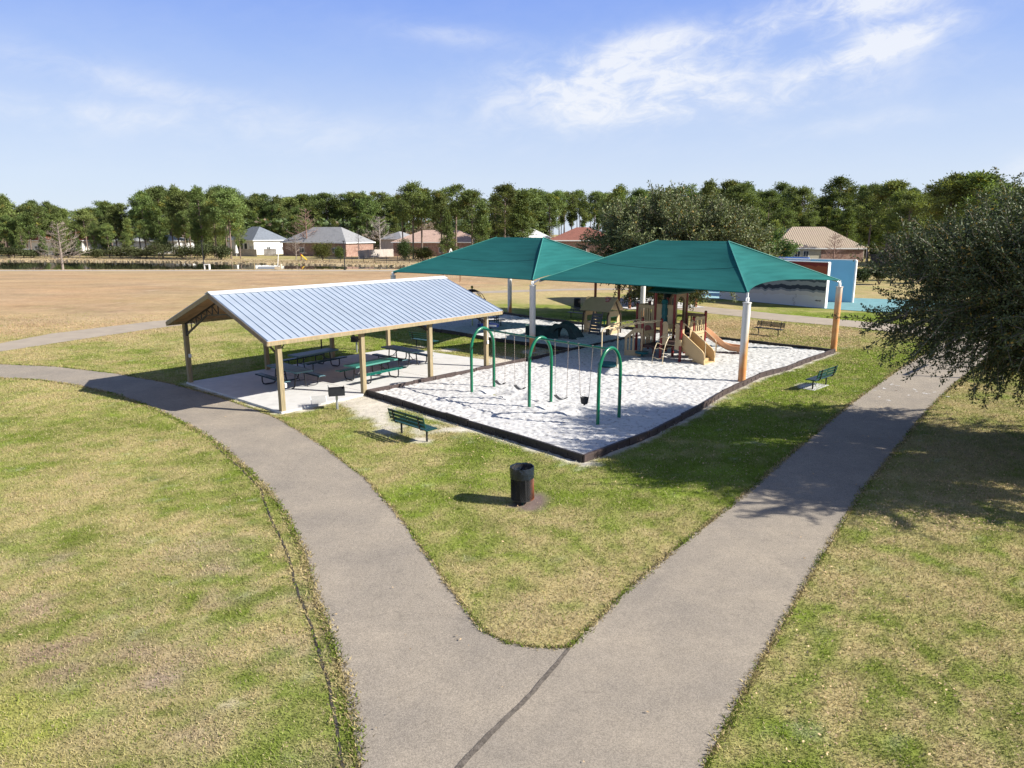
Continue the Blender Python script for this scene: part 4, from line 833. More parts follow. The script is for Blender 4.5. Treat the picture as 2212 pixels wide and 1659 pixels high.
# ------------------------------------------------------------------ playground climber
A_ = Vector((.707, -.707, 0)); B_ = Vector((.707, .707, 0)); S_ = 1.15; PO = Vector((8.40, 34.70, 0))
def climber():
    t = thing('playground_climber', 'tan and dark red playground climber with decks, steps and slides under the nearer canopy', 'playground climber', tuple(PO))
    def g(i, j, z=0.): return A_*(-i*S_)+B_*(j*S_)+Vector((0, 0, z))   # local
    def w(x, y, z=0.): return Vector((x, y, z))-PO
    posts = {(0, 0): 2.06, (0, 1): 2.15, (1, 0): 2.05, (1, 1): 3.35, (2, 1): 3.35, (1, 2): 3.35, (2, 2): 3.35, (2, 0): 2.0, (0, 2): 2.35, (3, 1): 2.6, (3, 2): 2.6}
    for (i, j), h in posts.items():
        m = MB(); m.tube([g(i, j, -.05), g(i, j, h)], .076, 12); m.lathe([(.076, h), (.084, h+.005), (.06, h+.05), (.03, h+.075), (0, h+.08)], g(i, j), 12); m.build('post', M['red'], t, smooth=True)
    def deck(i, j, z):
        m = MB(); a, b, c, d = g(i, j, z), g(i+1, j, z), g(i+1, j+1, z), g(i, j+1, z); m.prism([a, b, c, d], (0, 0, .05)); m.prism([p.lerp((a+c)/2, .04)-Z*.09 for p in (a, b, c, d)], (0, 0, .088)); m.build('deck', M['deck'], t)
    deck(0, 0, .95); deck(0, 1, 1.25); deck(1, 1, 1.55); deck(1, 0, .62); deck(2, 1, 1.55)
    def panel(a, b, z0, z1, name='panel', m_=None, holes='slats', n=5, inset=.07, th=.035, arch=0.):
        """upright panel between plan points a,b: frame plus slats, so the gaps are open"""
        a = Vector(a); b = Vector(b); u = (b-a); L = u.length; u.normalize(); a = a+u*inset; L -= 2*inset; nn = Vector((-u.y, u.x, 0)); m = MB()
        def bx(x0, x1, y0, y1): m.frame(a+u*((x0+x1)/2)+Z*((y0+y1)/2), u, nn, Z, abs(x1-x0), th, abs(y1-y0))
        H_ = z1-z0
        if holes == 'solid': bx(0, L, z0, z1)
        elif holes == 'slats':
            bx(0, L, z0, z0+.12*H_+.03); bx(0, L, z1-.16*H_-.02, z1); k = n
            for i in range(k+1): x = L*i/k; ww = .075; bx(max(0, x-ww/2-(ww/2 if i == k else 0)), min(L, x+ww/2+(ww/2 if i == 0 else 0)), z0+.12*H_+.032, z1-.16*H_-.022)
        elif holes == 'window':
            bx(0, L, z0, z0+.38*H_); bx(0, L, z1-.14*H_, z1); bx(0, .2*L, z0+.38*H_+.002, z1-.14*H_-.002); bx(.8*L, L, z0+.38*H_+.002, z1-.14*H_-.002)
        elif holes == 'slot':
            bx(0, .3*L, z0, z1); bx(.7*L, L, z0, z1); bx(.3*L+.002, .7*L-.002, z0, z0+.15*H_); bx(.3*L+.002, .7*L-.002, z0+.45*H_, z0+.55*H_); bx(.3*L+.002, .7*L-.002, z1-.15*H_, z1)
        elif holes == 'arch':
            k = 14; cx = L/2; rr = L*.34; zt = z1-.18-rr
            bx(0, cx-rr, z0, zt); bx(cx+rr, L, z0, zt); pts = [a+u*0+Z*zt, a+u*(cx-rr)+Z*zt]+[a+u*(cx-rr*math.cos(math.pi*q/k))+Z*(zt+rr*math.sin(math.pi*q/k)) for q in range(1, k)]+[a+u*(cx+rr)+Z*zt, a+u*L+Z*zt, a+u*L+Z*z1, a+Z*z1]
            for q in range(k):
                x0 = cx-rr*math.cos(math.pi*q/k); x1 = cx-rr*math.cos(math.pi*(q+1)/k); y0 = zt+rr*math.sin(math.pi*q/k); y1 = zt+rr*math.sin(math.pi*(q+1)/k)
                m.prism([a+u*x0+Z*y0-nn*th/2, a+u*x1+Z*y1-nn*th/2, a+u*x1+Z*z1-nn*th/2, a+u*x0+Z*z1-nn*th/2], nn*th)
            bx(0, cx-rr, zt+.001, z1); bx(cx+rr, L, zt+.001, z1)
        return m.build(name, m_ or M['tan'], t)
    def rounded(c, u, z0, z1, wd, name='gate_panel', m_=None):
        """narrow upright panel with a rounded head"""
        m = MB(); u = Vector(u); nn = Vector((-u.y, u.x, 0)); r = wd/2; pts = [c-u*r+Z*z0, c-u*r+Z*(z1-r)]+[c-u*(r*math.cos(math.pi*q/10))+Z*(z1-r+r*math.sin(math.pi*q/10)) for q in range(1, 10)]+[c+u*r+Z*(z1-r), c+u*r+Z*z0]
        m.prism([p-nn*.02 for p in pts], nn*.04); m.build(name, m_ or M['tan'], t); h = MB(); h.tube([p-nn*.05+u*0 for p in pts[1:-1]], .014, 6); h.build('grab_rail', M['tan2'], t)
    # front gates beside p2 and p3
    rounded(g(.78, 0), A_, .80, 1.98, .30); rounded(g(.16, 0), A_, .62, 1.92, .26); rounded(g(0, .14), B_, .72, 1.95, .24); rounded(g(0, .84), B_, .85, 2.02, .26)
    panel(g(2, 0), g(2, 1), .45, 1.35, n=6); panel(g(1, 0), g(1, 1), .72, 1.75, n=4)
    panel(g(2, 1), g(1, 1), 1.5, 2.7, holes='slot'); panel(g(1, 1), g(1, 2), 1.5, 1.75, holes='solid')
    m = MB(); m.tube([g(1.5, 1.02, 1.55), g(1.5, .98, 2.75)], .15, 14); m.lathe([(.15, 2.75), (.19, 2.8), (.15, 2.95), (0, 2.98)], g(1.5, .98), 14); m.build('talk_tower', M['teal'], t, smooth=True)
    panel(g(2, 1), g(3, 1), 1.62, 2.6, n=7, inset=.06); panel(g(3, 1), g(3, 2), 1.62, 2.6, n=5)
    m = MB(); # curved skirt panel hanging from the left deck
    pts = [g(3, 1, 1.6), g(2.05, 1, 1.6), g(2.05, 1, 1.0), g(2.4, 1, .86), g(2.8, 1, 1.0), g(3.1, 1, 1.35)]; m.prism([p+B_*.02 for p in pts], B_*-.04); m.build('curved_panel', M['tan'], t)
    m = MB(); pc = g(2.35, .97, 1.35); k = 16; m.prism([pc+A_*(.2*math.cos(2*math.pi*q/k))+Z*(.2*math.sin(2*math.pi*q/k)) for q in range(k)], B_*-.03); m.build('activity_disc', M['red'], t)
    panel(g(1, 2), g(2, 2), 1.55, 3.3, 'arch_panel', M['tanshade'], 'arch'); panel(g(1.0, 1.0), g(1.0, 2.0), 1.6, 3.3, 'arch_panel', M['tanshade'], 'arch')
    panel(g(1, 2), g(0, 2), 1.3, 2.25, 'panel', M['tanshade'], 'slats', 4)
    panel(g(0, 1), g(0, 2), 1.3, 2.15, n=5); panel(g(0, 1), g(0, 2), .25, 1.28, 'bubble_panel', holes='window')
    m = MB(); c = g(0, 1.5, .78)+A_*.03; m.lathe([(0, .0), (.26, 0), (.24, .1), (.12, .2), (0, .22)], c, 18); m.build('bubble_window', mat('pale_teal_bubble', (.10, .42, .45), .2, .05), t, smooth=True)
    # tower roof
    m = MB(); c = g(1.5, 1.5, 0); e = [g(.72, .72, 3.30), g(2.28, .72, 3.30), g(2.28, 2.28, 3.30), g(.72, 2.28, 3.30)]; ap = [c.lerp(Vector((q.x, q.y, 0)), .3)+Z*3.85 for q in e]; m.add(e+ap+[q+Z*.08 for q in e], [(0, 1, 2, 3), (8, 9, 5, 4), (9, 10, 6, 5), (10, 11, 7, 6), (11, 8, 4, 7), (4, 5, 6, 7), (0, 1, 9, 8), (1, 2, 10, 9), (2, 3, 11, 10), (3, 0, 8, 11)]); m.build('tower_roof', mat('dark_green_plastic', (.004, .06, .05), .5), t)
    # tall dark slide tube behind the tower
    m = MB(); m.tube([g(2.0, 2.1, 3.3), g(2.2, 2.5, 2.4), g(2.6, 2.6, 1.9), g(3.2, 2.4, 1.6), g(3.7, 1.9, 1.2)], .33, 14); m.build('tube_slide', mat('near_black_green_plastic', (.008, .02, .02), .5), t, smooth=True)
    # steps with side walls
    c0 = g(0, .5, .95); c1 = w(9.72, 34.14, 0); run = c1-c0; run.z = 0; Lr = run.length; rd = run.normalized(); side = Vector((-rd.y, rd.x, 0)); n = 6; m = MB()
    for k in range(n): zt = .95-(k+1)*.95/(n+.6); cc = c0+rd*(Lr*(k+.5)/n); hh = min(zt+.04, .32); m.frame(Vector((cc.x, cc.y, zt+.04-hh/2)), rd, side, Z, Lr/n+.02, .86, hh)
    m.build('steps', M['steps'], t)
    for s in (-1, 1):
        m = MB(); q = c0+side*(s*.47); q.z = 0; pts = [q+Z*1.45, q+rd*.06+Z*1.5, q+rd*(Lr-.12)+Z*.72, q+rd*(Lr-.02)+Z*.60, q+rd*(Lr+.04)+Z*.0, q+rd*(Lr-.22)-Z*.02, q+Z*.85]; m.prism([p-side*.035 for p in pts], side*.07); m.build('step_wall', M['steps'], t)
        h = MB(); h.tube([q+Z*1.95-rd*.0, q+rd*.12+Z*1.97, q+rd*(Lr-.0)+Z*1.18, q+rd*(Lr+.04)+Z*1.1, q+rd*(Lr+.04)+Z*.3], .018, 8); h.build('handrail', M['tan2'], t)
    # slide
    path = [w(9.62, 36.75, 1.35), w(9.95, 37.0, 1.32), w(10.5, 37.32, .98), w(11.1, 37.45, .55), w(11.6, 37.42, .30), w(12.0, 37.32, .24), w(12.4, 37.18, .22)]; m = MB(); prof = [(-.33, .2), (-.36, .22), (-.38, .2), (-.36, -.02), (-.2, -.09), (.2, -.09), (.36, -.02), (.38, .2), (.36, .22), (.33, .2), (.3, .02), (.17, -.045), (-.17, -.045), (-.3, .02)]
    fine = []; 
    for i in range(len(path)-1):
        for k in range(5):
            tt = k/5; p0 = path[max(0, i-1)]; p1, p2 = path[i], path[i+1]; p3 = path[min(len(path)-1, i+2)]; fine.append(.5*((2*p1)+(p2-p0)*tt+(2*p0-5*p1+4*p2-p3)*tt*tt+(3*p1-p0-3*p2+p3)*tt**3))
    fine.append(path[-1]); rings = []
    for i, p in enumerate(fine):
        d = (fine[min(i+1, len(fine)-1)]-fine[max(0, i-1)]).normalized(); sd_ = Vector((d.y, -d.x, 0)).normalized(); u_ = sd_.cross(d); u_ = u_ if u_.z > 0 else -u_; rings.append([p+sd_*x+u_*z for x, z in prof])
    K = len(prof); m.add([q for r_ in rings for q in r_], [(i*K+k, i*K+(k+1) % K, (i+1)*K+(k+1) % K, (i+1)*K+k) for i in range(len(rings)-1) for k in range(K)]+[tuple(range(K)), tuple((len(rings)-1)*K+k for k in range(K))]); m.build('slide', M['slide'], t, smooth=True)
    m = MB(); m.tube([w(12.1, 37.28, .2), w(12.1, 37.28, -.05)], .03, 6); m.tube([w(11.0, 37.45, .5), w(11.0, 37.45, -.05)], .03, 6); m.build('slide_support', M['tan2'], t)
    # arch climber: two curved rails with loop rungs
    top = [g(.38, 0, 1.35), g(.68, 0, 1.35)]; ft = [w(7.38, 33.98, -.05), w(6.92, 34.2, -.05)]; rails = []
    for a, b in zip(top, ft):
        pts = []
        for k in range(13):
            s = k/12; ph = s*math.pi/2; h = a-b; pts.append(b+Vector((h.x, h.y, 0))*(1-math.cos(ph))+Z*((h.z)*math.sin(ph)*1.0+.10*math.sin(2*ph)))
        rails.append(pts); m = MB(); m.tube(pts, .021, 8); m.build('climber_rail', M['tan2'], t)
    for k in (2, 4, 6, 8, 10): m = MB(); p, q = rails[0][k], rails[1][k]; m.tube([p, p.lerp(q, .5)+Z*(-.08 if k % 4 else .08), q], .017, 6); m.build('rung', M['tan2'], t)
    # overhead ladder out to the far arch
    e0, e1 = w(4.2, 32.55, 0), w(5.02, 33.05, 0); s0, s1 = g(2, 0, 2.0), g(1, 0, 2.02)
    m = MB(); c = (e0+e1)/2; u = (e1-e0); hw = u.length/2; u.normalize(); m.tube([e0-Z*.05, e0+Z*1.82, e0+u*.05+Z*1.93, e0+u*.16+Z*1.99, e1-u*.16+Z*1.99, e1-u*.05+Z*1.93, e1+Z*1.82, e1-Z*.05], .03, 10); m.build('end_arch', M['tan2'], t)
    la, lb = e0+u*.08+Z*1.97, e1-u*.08+Z*1.97
    for p, q in ((la, s0), (lb, s1)): m = MB(); m.tube([p, p.lerp(q, .12)+Z*.06, p.lerp(q, .5)+Z*.12, q], .024, 8); m.build('ladder_rail', M['tan2'], t)
    for k in range(1, 10):
        f = k/10; p = la.lerp(s0, f)+Z*(.12*math.sin(math.pi*f)); q = lb.lerp(s1, f)+Z*(.12*math.sin(math.pi*f)); m = MB(); m.tube([p, p.lerp(q, .12)-Z*.10, p.lerp(q, .5)-Z*.16, p.lerp(q, .88)-Z*.10, q], .016, 6); m.build('rung', M['tan2'], t)
    # crawl panel with window and two slots, left of the low post
    a = w(6.80, 36.25); b = w(5.92, 36.55); u = (b-a).normalized(); L = (b-a).length; nn = Vector((-u.y, u.x, 0)); m = MB()
    def px_(pts, th=.05): m.prism([a+u*x*L+Z*z-nn*th/2 for x, z in pts], nn*th)
    px_([(0, 0), (1, 0), (1, .34), (0, .34)]); px_([(0, .342), (.09, .342), (.09, 1.5), (0, 1.5)]); px_([(.092, 1.28), (.48, 1.28), (.55, 1.38), (.48, 1.5), (.092, 1.5)]); px_([(.46, .342), (.57, .342), (.57, 1.21), (.46, 1.275)]); px_([(.68, .342), (.77, .342), (.77, 1.03), (.68, 1.09)]); px_([(.86, .342), (1, .342), (1, .9), (.86, .98)])
    px_([(.46, 1.277), (.57, 1.212), (.68, 1.092), (.77, 1.032), (.86, .982), (1, .902), (1, 1.06), (.5, 1.5)], .048); m.build('crawl_panel', M['tan'], t)
    b = MB(); c = g(1.9, .2, 0)-B_*.35; b.lathe([(0, .32), (.34, .32), (.36, .27), (.34, .22), (0, .22)], c, 16); b.tube([c, c+Z*.22], .05, 8); b.build('step_pod', M['teal'], t, smooth=True)
    m = MB(); m.box(g(-.02, -.02, 1.0)-B_*.05+A_*.02, (.14, .14, .3), R(45)); m.build('activity_box', M['tan'], t); m = MB(); m.box(g(0, 0, 1.62)-B_*.062, (.08, .004, .05), R(-45)); m.build('sticker', M['white'], t)
    for a, b, z in (((1, 0), (0, 0), .82), ((1, 0), (1, 1), .5)): m = MB(); m.tube([g(*a, z), g(*b, z)], .02, 6); m.build('tie_bar', M['tan2'], t)
    m = MB(); m.tube([g(1.2, 2.02, 1.9), g(1.2, 2.1, 2.0), g(1.2, 2.1, 2.5), g(1.2, 2.02, 2.6)], .018, 6); m.build('grab_rail', M['tan2'], t)
M['deck'] = mat('brown_deck', (.06, .03, .025), .7, .2); M['tanshade'] = mat('shaded_tan_plastic', (.33, .21, .12), .5, .08)  # tanshade: tan plastic with the shade of the rear panels put into the colour
climber()
b = MB(); b.lathe([(0, .24), (.44, .24), (.475, .20), (.475, .13), (.44, .10), (0, .10)], (4.62, 33.35, 0), 28); b.tube([(4.62, 33.35, -.05), (4.62, 33.35, .12)], .1, 10)
tag(b.build('stepping_pod', M['teal'], smooth=True), 'round dark teal pod sunk in the sand under the overhead ladder arch', 'stepping pod')

# ------------------------------------------------------------------ playhouse
def playhouse():
    o = Vector((5.33, 44.56, 0)); rz = math.atan2(-.654, .757)
    t = thing('playhouse', 'small tan playhouse with steep roof, dark curved ribs and red chimney', 'playhouse', tuple(o), rz)
    Wd, Dp = 1.85, 1.35; x0, x1 = -Wd/2, Wd/2
    for x in (x0, x1):
        for y, sg in ((0, -1), (Dp, 1)):
            m = MB(); pts = [(x, y+sg*.12, -.05), (x, y+sg*.14, .6), (x, y+sg*.06, 1.25), (x, Dp/2+sg*.30, 1.85), (x, Dp/2, 2.28)]
            for p, q in zip(pts[:-1], pts[1:]): m.beam(p, q, .07, .07)
            m.build('rib', M['brownrib'], t)
    for y, sg in ((0, -1), (Dp, 1)):
        m = MB(); m.slab([(x0-.2, y+sg*.18, 1.50), (x1+.2, y+sg*.18, 1.50), (x1+.2, Dp/2, 2.30), (x0-.2, Dp/2, 2.30)], .04); m.build('roof', M['tan'], t)
    for x, nm in ((x0+.03, 'end_wall'), (x1-.03, 'end_wall')):
        m = MB()
        def q(pts): m.prism([(x-.02, y, z) for y, z in pts], (.04, 0, 0))
        q([(0, .05), (Dp, .05), (Dp, .75), (0, .75)]); q([(0, .752), (.3, .752), (.3, 1.15), (.02, 1.15)]); q([(Dp-.3, .752), (Dp, .752), (Dp-.02, 1.15), (Dp-.3, 1.15)]); q([(.02, 1.152), (Dp-.02, 1.152), (Dp-.2, 1.5), (.2, 1.5)]); m.build(nm, M['tan'], t)
        m = MB(); m.beam((x-.03, .3, .76), (x-.03, Dp-.3, .76), .05, .05); m.beam((x-.03, .3, 1.14), (x-.03, Dp-.3, 1.14), .05, .05); m.build('window_trim', M['brightgreen'] if x > 0 else M['brownrib'], t)
    m = MB()
    for k in range(7): z = .12+k*.19; y = -.30+k*.055; m.box((.12, y, z), (.72, .05, .165))
    for s in (-1, 1): m.beam((.12+s*.4, -.36, 0), (.12+s*.34, .12, 1.6), .06, .07)
    m.build('climbing_wall', M['greytread'], t)
    m = MB(); m.box((-.45, .15, .75), (.5, .25, .04)); m.box((-.45, .12, .3), (.5, .25, .04)); m.build('shelf', M['tan'], t)
    m = MB(); m.box((.55, Dp/2-.16, 2.22), (.26, .22, .34)); ch = m.build('chimney', mat('red_brick_plastic', (.30, .05, .05), .6), t)
    b = MB()
    for z in (2.15, 2.25, 2.35): b.box((.55, Dp/2-.16, z), (.27, .23, .02))
    b.build('mortar_line', M['white'], ch)
    m = MB(); m.lathe([(.16, 0), (.18, .02), (.16, .04), (.14, .02), (.16, 0)], (.72, -.12, .95), 16); m.box((.72, -.12, .8), (.06, .06, .3)); m.box((.98, -.05, .62), (.3, .12, .05)); m.build('steering_wheel', M['brightgreen'], t)
    m = MB(); m.box((1.0, .3, .3), (.02, .5, .5)); m.build('play_panel', M['tan'], t)
playhouse()
# ------------------------------------------------------------------ rock tunnel
def tunnel():
    t = thing('rock_tunnel', 'dark green moulded rock crawl tunnel with an arched mouth facing the swings', 'crawl tunnel', (2.3, 43.2, 0), R(-6))
    def shell(cx, cy, ang, L, hw, hh, name, win=False, n=24, nx=22, flare0=.35):
        m = MB(); vs = []; fs = []; ca, sa = math.cos(ang), math.sin(ang)
        for sh in (0, 1):
            for i in range(nx+1):
                x = -L/2+L*i/nx; e = abs(2*i/nx-1); fl = 1+flare0*e**5
                for k in range(n+1):
                    a = math.pi*k/n; nz = float(fbm(x+cx*3, a*.9+cx, .45, 77, 3)-.5); rr = 1+(.34*nz if sh == 0 else .05*nz); w_ = (hw if sh == 0 else hw*.68)*fl*rr; h_ = (hh if sh == 0 else hh*.76)*(1+.5*(fl-1))*rr
                    foot = 1+.30*(1-math.sin(a))**3*(sh == 0); px, py = x, -w_*math.cos(a)*foot; vs.append((cx+px*ca-py*sa, cy+px*sa+py*ca, max(-.04, h_*math.sin(a)**.75-.02)))
        K = n+1; N1 = (nx+1)*K
        for sh in (0, 1):
            for i in range(nx):
                for k in range(n):
                    if win and nx*.12 <= i <= nx*.30 and 4 <= k <= 8: continue
                    fs.append((sh*N1+i*K+k, sh*N1+i*K+k+1, sh*N1+(i+1)*K+k+1, sh*N1+(i+1)*K+k))
        for i in (0, nx):
            for k in range(n): fs.append((i*K+k, i*K+k+1, N1+i*K+k+1, N1+i*K+k))
        m.add(vs, fs); m.build(name, M['rock'], t, smooth=True)
    shell(-.45, 0, .05, 2.0, .52, .74, 'rock_shell', True); shell(.95, -.05, math.pi/2-.35, 1.25, .66, .90, 'tunnel_mouth', flare0=.22)
tunnel()
# spring rider and spinner
t = thing('spring_rider', 'blue ride-on toy with a white panel in the toddler sand behind the shelter post', 'ride-on toy', (-1.46, 46.2, 0), R(-12))
m = MB(); m.prism([(-.55, -.2, .28), (.55, -.2, .28), (.6, -.2, .42), (.45, -.2, .52), (-.4, -.2, .56), (-.6, -.2, .45)], (0, .4, 0)); m.build('body', M['blue'], t)
m = MB(); m.box((.25, -.215, .38), (.5, .02, .12)); m.build('side_panel', M['white'], t)
m = MB(); m.tube([(.1*math.cos(k*.8), .1*math.sin(k*.8), -.02+k*.0075) for k in range(40)], .014, 5); m.build('spring', M['blacksteel'], t)
m = MB(); m.box((-.6, 0, .36), (.4, .36, .2)); m.build('seat', mat('navy_plastic', (.01, .03, .12), .5), t)
t = thing('dome_spinner', 'dark red dome of curved bars on a pole beside the shelter roof', 'spinner', (-2.74, 48.47, 0))
m = MB(); m.tube([(0, 0, 0), (0, 0, 2.6)], .055, 10); m.build('pole', mat('pale_green_pole', (.36, .42, .22), .5), t)
m = MB(); m.lathe([(.42, 2.40), (.3, 2.50), (.12, 2.56), (0, 2.58)], n=20); m.build('cap', M['maroon'], t)
for k in range(8):
    a = 2*math.pi*k/8; m = MB(); m.tube([(r*math.cos(a), r*math.sin(a), z) for r, z in ((.15, 2.55), (.45, 2.42), (.72, 2.18), (.88, 1.9), (.9, 1.78))], .022, 6); m.build('bar', M['maroon'], t)
for r_, z_ in ((.90, 1.78), (.93, 1.86)): m = MB(); m.tube([(r_*math.cos(2*math.pi*k/32), r_*math.sin(2*math.pi*k/32), z_) for k in range(33)], .022, 6); m.build('ring', M['maroon'], t)
m = MB(); m.lathe([(0, 2.6), (.07, 2.63), (.09, 2.7), (.07, 2.78), (0, 2.81)], n=12); m.build('finial', mat('olive_knob', (.25, .24, .05), .5), t)

# ------------------------------------------------------------------ far shelter behind the canopy
def shelter2():
    t = thing('far_shelter', 'second picnic shelter on reddish brown posts glimpsed below the nearer canopy', 'pavilion', (11, 65, 0)); o = Vector((11, 65, 0))
    cs = [Vector(q)-o for q in ((8.05, 68.2, 0), (9.95, 59.6, 0), (15.9, 61.0, 0), (13.9, 69.0, 0))]
    extra = [Vector((9.99, 66.0, 0))-o]
    for c in cs+extra: m = MB(); m.box(c+Z*1.25, (.2, .2, 2.5), .2); m.build('post', M['brownpost'], t)
    cen = sum(cs, Vector())/4; e = [cen+(c-cen)*1.22+Z*2.5 for c in cs]; r = [(e[0]+e[3])/2+Z*1.2, (e[1]+e[2])/2+Z*1.2]
    m = MB(); m.slab([e[0], e[1], r[1], r[0]], .06); m.slab([e[3], e[2], r[1], r[0]], .06); m.build('roof', mat('brown_metal_roof', (.20, .15, .12), .5), t)
    sheet('far_slab', [(p.x*1.15+o.x, p.y*1.1+o.y) for p in cs], .05, M['concrete'])
shelter2()
picnic_table('green picnic table under the far shelter, behind the canopy post', (11.0, 62.3, .05), R(8), group='green tables under the far shelter')
picnic_table('farther green picnic table behind its twin under the far shelter', (12.2, 66.8, .05), R(8), group='green tables under the far shelter')

# ------------------------------------------------------------------ handball walls
def wallmat():
    m, nt, N, L, B = ntree('beach_mural'); B.inputs['Roughness'].default_value = .8; tc = N.new('ShaderNodeTexCoord'); sp = N.new('ShaderNodeSeparateXYZ'); L.new(tc.outputs['Object'], sp.inputs[0])
    w = N.new('ShaderNodeTexNoise'); w.noise_dimensions = '1D'; w.inputs['Scale'].default_value = 1.3; w.inputs['Detail'].default_value = 1; L.new(sp.outputs[0], w.inputs['W'])
    def Mx(op, a, b):
        q = N.new('ShaderNodeMath'); q.operation = op
        for i, v in enumerate((a, b)):
            if isinstance(v, (int, float)): q.inputs[i].default_value = v
            else: L.new(v, q.inputs[i])
        return q.outputs[0]
    z = Mx('ADD', sp.outputs[2], Mx('MULTIPLY', Mx('SUBTRACT', w.outputs[0], .5), .5)); z = Mx('ADD', z, Mx('MULTIPLY', sp.outputs[0], .03)); z = Mx('DIVIDE', z, 4.)
    r = N.new('ShaderNodeValToRGB'); r.color_ramp.interpolation = 'CONSTANT'; L.new(z, r.inputs[0]); e = r.color_ramp.elements
    cols = [(0, (.60, .60, .61)), (.26, (.55, .53, .51)), (.345, (.22, .25, .28)), (.39, (.03, .045, .065)), (.475, (.26, .30, .31)), (.56, (.06, .085, .10)), (.61, (.30, .34, .33)), (.70, (.32, .085, .04)), (.90, (.20, .028, .024))]
    e[0].position = 0; e[0].color = (*cols[0][1], 1); e[1].position = cols[1][0]; e[1].color = (*cols[1][1], 1)
    for p, c in cols[2:]: q = e.new(p); q.color = (*c, 1)
    L.new(r.outputs[0], B.inputs['Base Color']); return m
M['mural'] = wallmat(); M['skyblue'] = mat('sky_blue_paint', (.21, .50, .68), .7, .05, .5); M['deepblue'] = mat('deep_blue_paint', (.02, .12, .40), .7, .1)
def walls():
    a = Vector((26.8, 60.2, 0)); d = (Vector((22.41, 66.35, 0))-a).normalized(); Lw = 11.; b = a+d*Lw; Hh = 3.86
    t = thing('handball_wall', 'tall court side wall painted with dark waves under an orange band', 'court wall', tuple(a), math.atan2(d.y, d.x))
    m = MB(); m.box((Lw/2, 0, Hh/2), (Lw, .3, Hh)); m.build('painted_face', M['mural'], t); m = MB(); m.box((-.03, 0, Hh/2), (.06, .34, Hh+.03)); m.box((Lw/2, 0, Hh+.03), (Lw, .34, .06)); m.build('white_edge', M['trim'], t)
    # small painted marks: three pale footprints and a scribbled tag
    m = MB(); sd = 1
    for x, z, s in ((2.75, .88, 1.), (2.98, .56, 1.), (2.85, .2, 1.)):
        y = .158
        for k in range(10): an = 2*math.pi*k/10; m.box((x+.07*math.cos(an), y, z+.12*math.sin(an)), (.025, .008, .05))
        m.box((x-.06, y, z+.17), (.02, .008, .04)); m.box((x+.05, y, z+.175), (.02, .008, .04))
    m.build('footprint_mark', mat('grey_paint', (.27, .27, .29), .8), t)
    m = MB()
    for k in range(9): m.box((.38+.06*k, .158, .62+.03*math.sin(k*2.1)), (.045, .008, .08+.035*math.sin(k*1.3)))
    m.box((.62, .159, .62), (.62, .006, .02)); m.build('scribble', mat('dark_paint', (.08, .08, .09), .8), t)
    a2 = Vector((31.5, 65.3, 0)); d2 = (Vector((29.76, 66.88, 0))-a2).normalized(); L2 = 3.5; 
    e0 = at(1753, 559, 67.6); e1 = at(1850, 562, 65.2); t2 = thing('court_back_wall', 'pale sky blue court wall with a white right edge behind the mural wall', 'court wall', (e1.x, e1.y, 0), math.atan2(e0.y-e1.y, e0.x-e1.x)); L2 = (Vector((e0.x, e0.y))-Vector((e1.x, e1.y))).length
    m = MB(); m.box((L2/2, 0, Hh/2), (L2, .3, Hh)); m.build('painted_face', M['skyblue'], t2); m = MB(); m.box((-.03, 0, Hh/2), (.12, .34, Hh+.02)); m.box((L2/2, 0, Hh+.03), (L2, .34, .06)); m.build('white_edge', M['trim'], t2)
    e2 = Vector((e0.x, e0.y, 0)); b3 = e2+d*9
    t3 = thing('court_inner_wall', 'pale court wall running back from the blue wall, only its top visible', 'court wall', tuple(e2), math.atan2(d.y, d.x)); m = MB(); m.box((4.5, 0, (Hh-.01)/2), (9, .3, Hh-.01)); m.build('painted_face', mat('pale_blue_paint', (.45, .58, .70), .8), t3); m = MB(); m.box((4.5, 0, Hh+.02), (9, .36, .06)); m.build('white_cap', M['trim'], t3)
    q0 = at(1650, 559, 76); q1 = at(1748, 559, 73); W2A = (q1.x, q1.y, 0); W2R = math.atan2(q0.y-q1.y, q0.x-q1.x); W2L = math.hypot(q0.y-q1.y, q0.x-q1.x)
    t4 = thing('court_front_wall', 'deep blue court wall top showing behind the teal canopy', 'court wall', W2A, W2R); m = MB(); m.box((W2L/2, 0, Hh/2), (W2L, .3, Hh)); m.build('painted_face', M['deepblue'], t4)
    sheet('court_floor', [(26.0, 60.4), (29.5, 57.2), (40, 58.5), (42, 66), (33, 70), (25, 76), (20, 73.5), (22, 66.5)], .03, mat('teal_court', (.14, .29, .30), .8, .15, 1.2))
    sheet('far_court', [tuple(G(1405, 637)), tuple(G(1560, 647)), tuple(G(1640, 640)), tuple(G(1600, 629)), tuple(G(1400, 628))], .042, mat('teal_court_far', (.26, .42, .43), .8, .12, 1.))
walls()
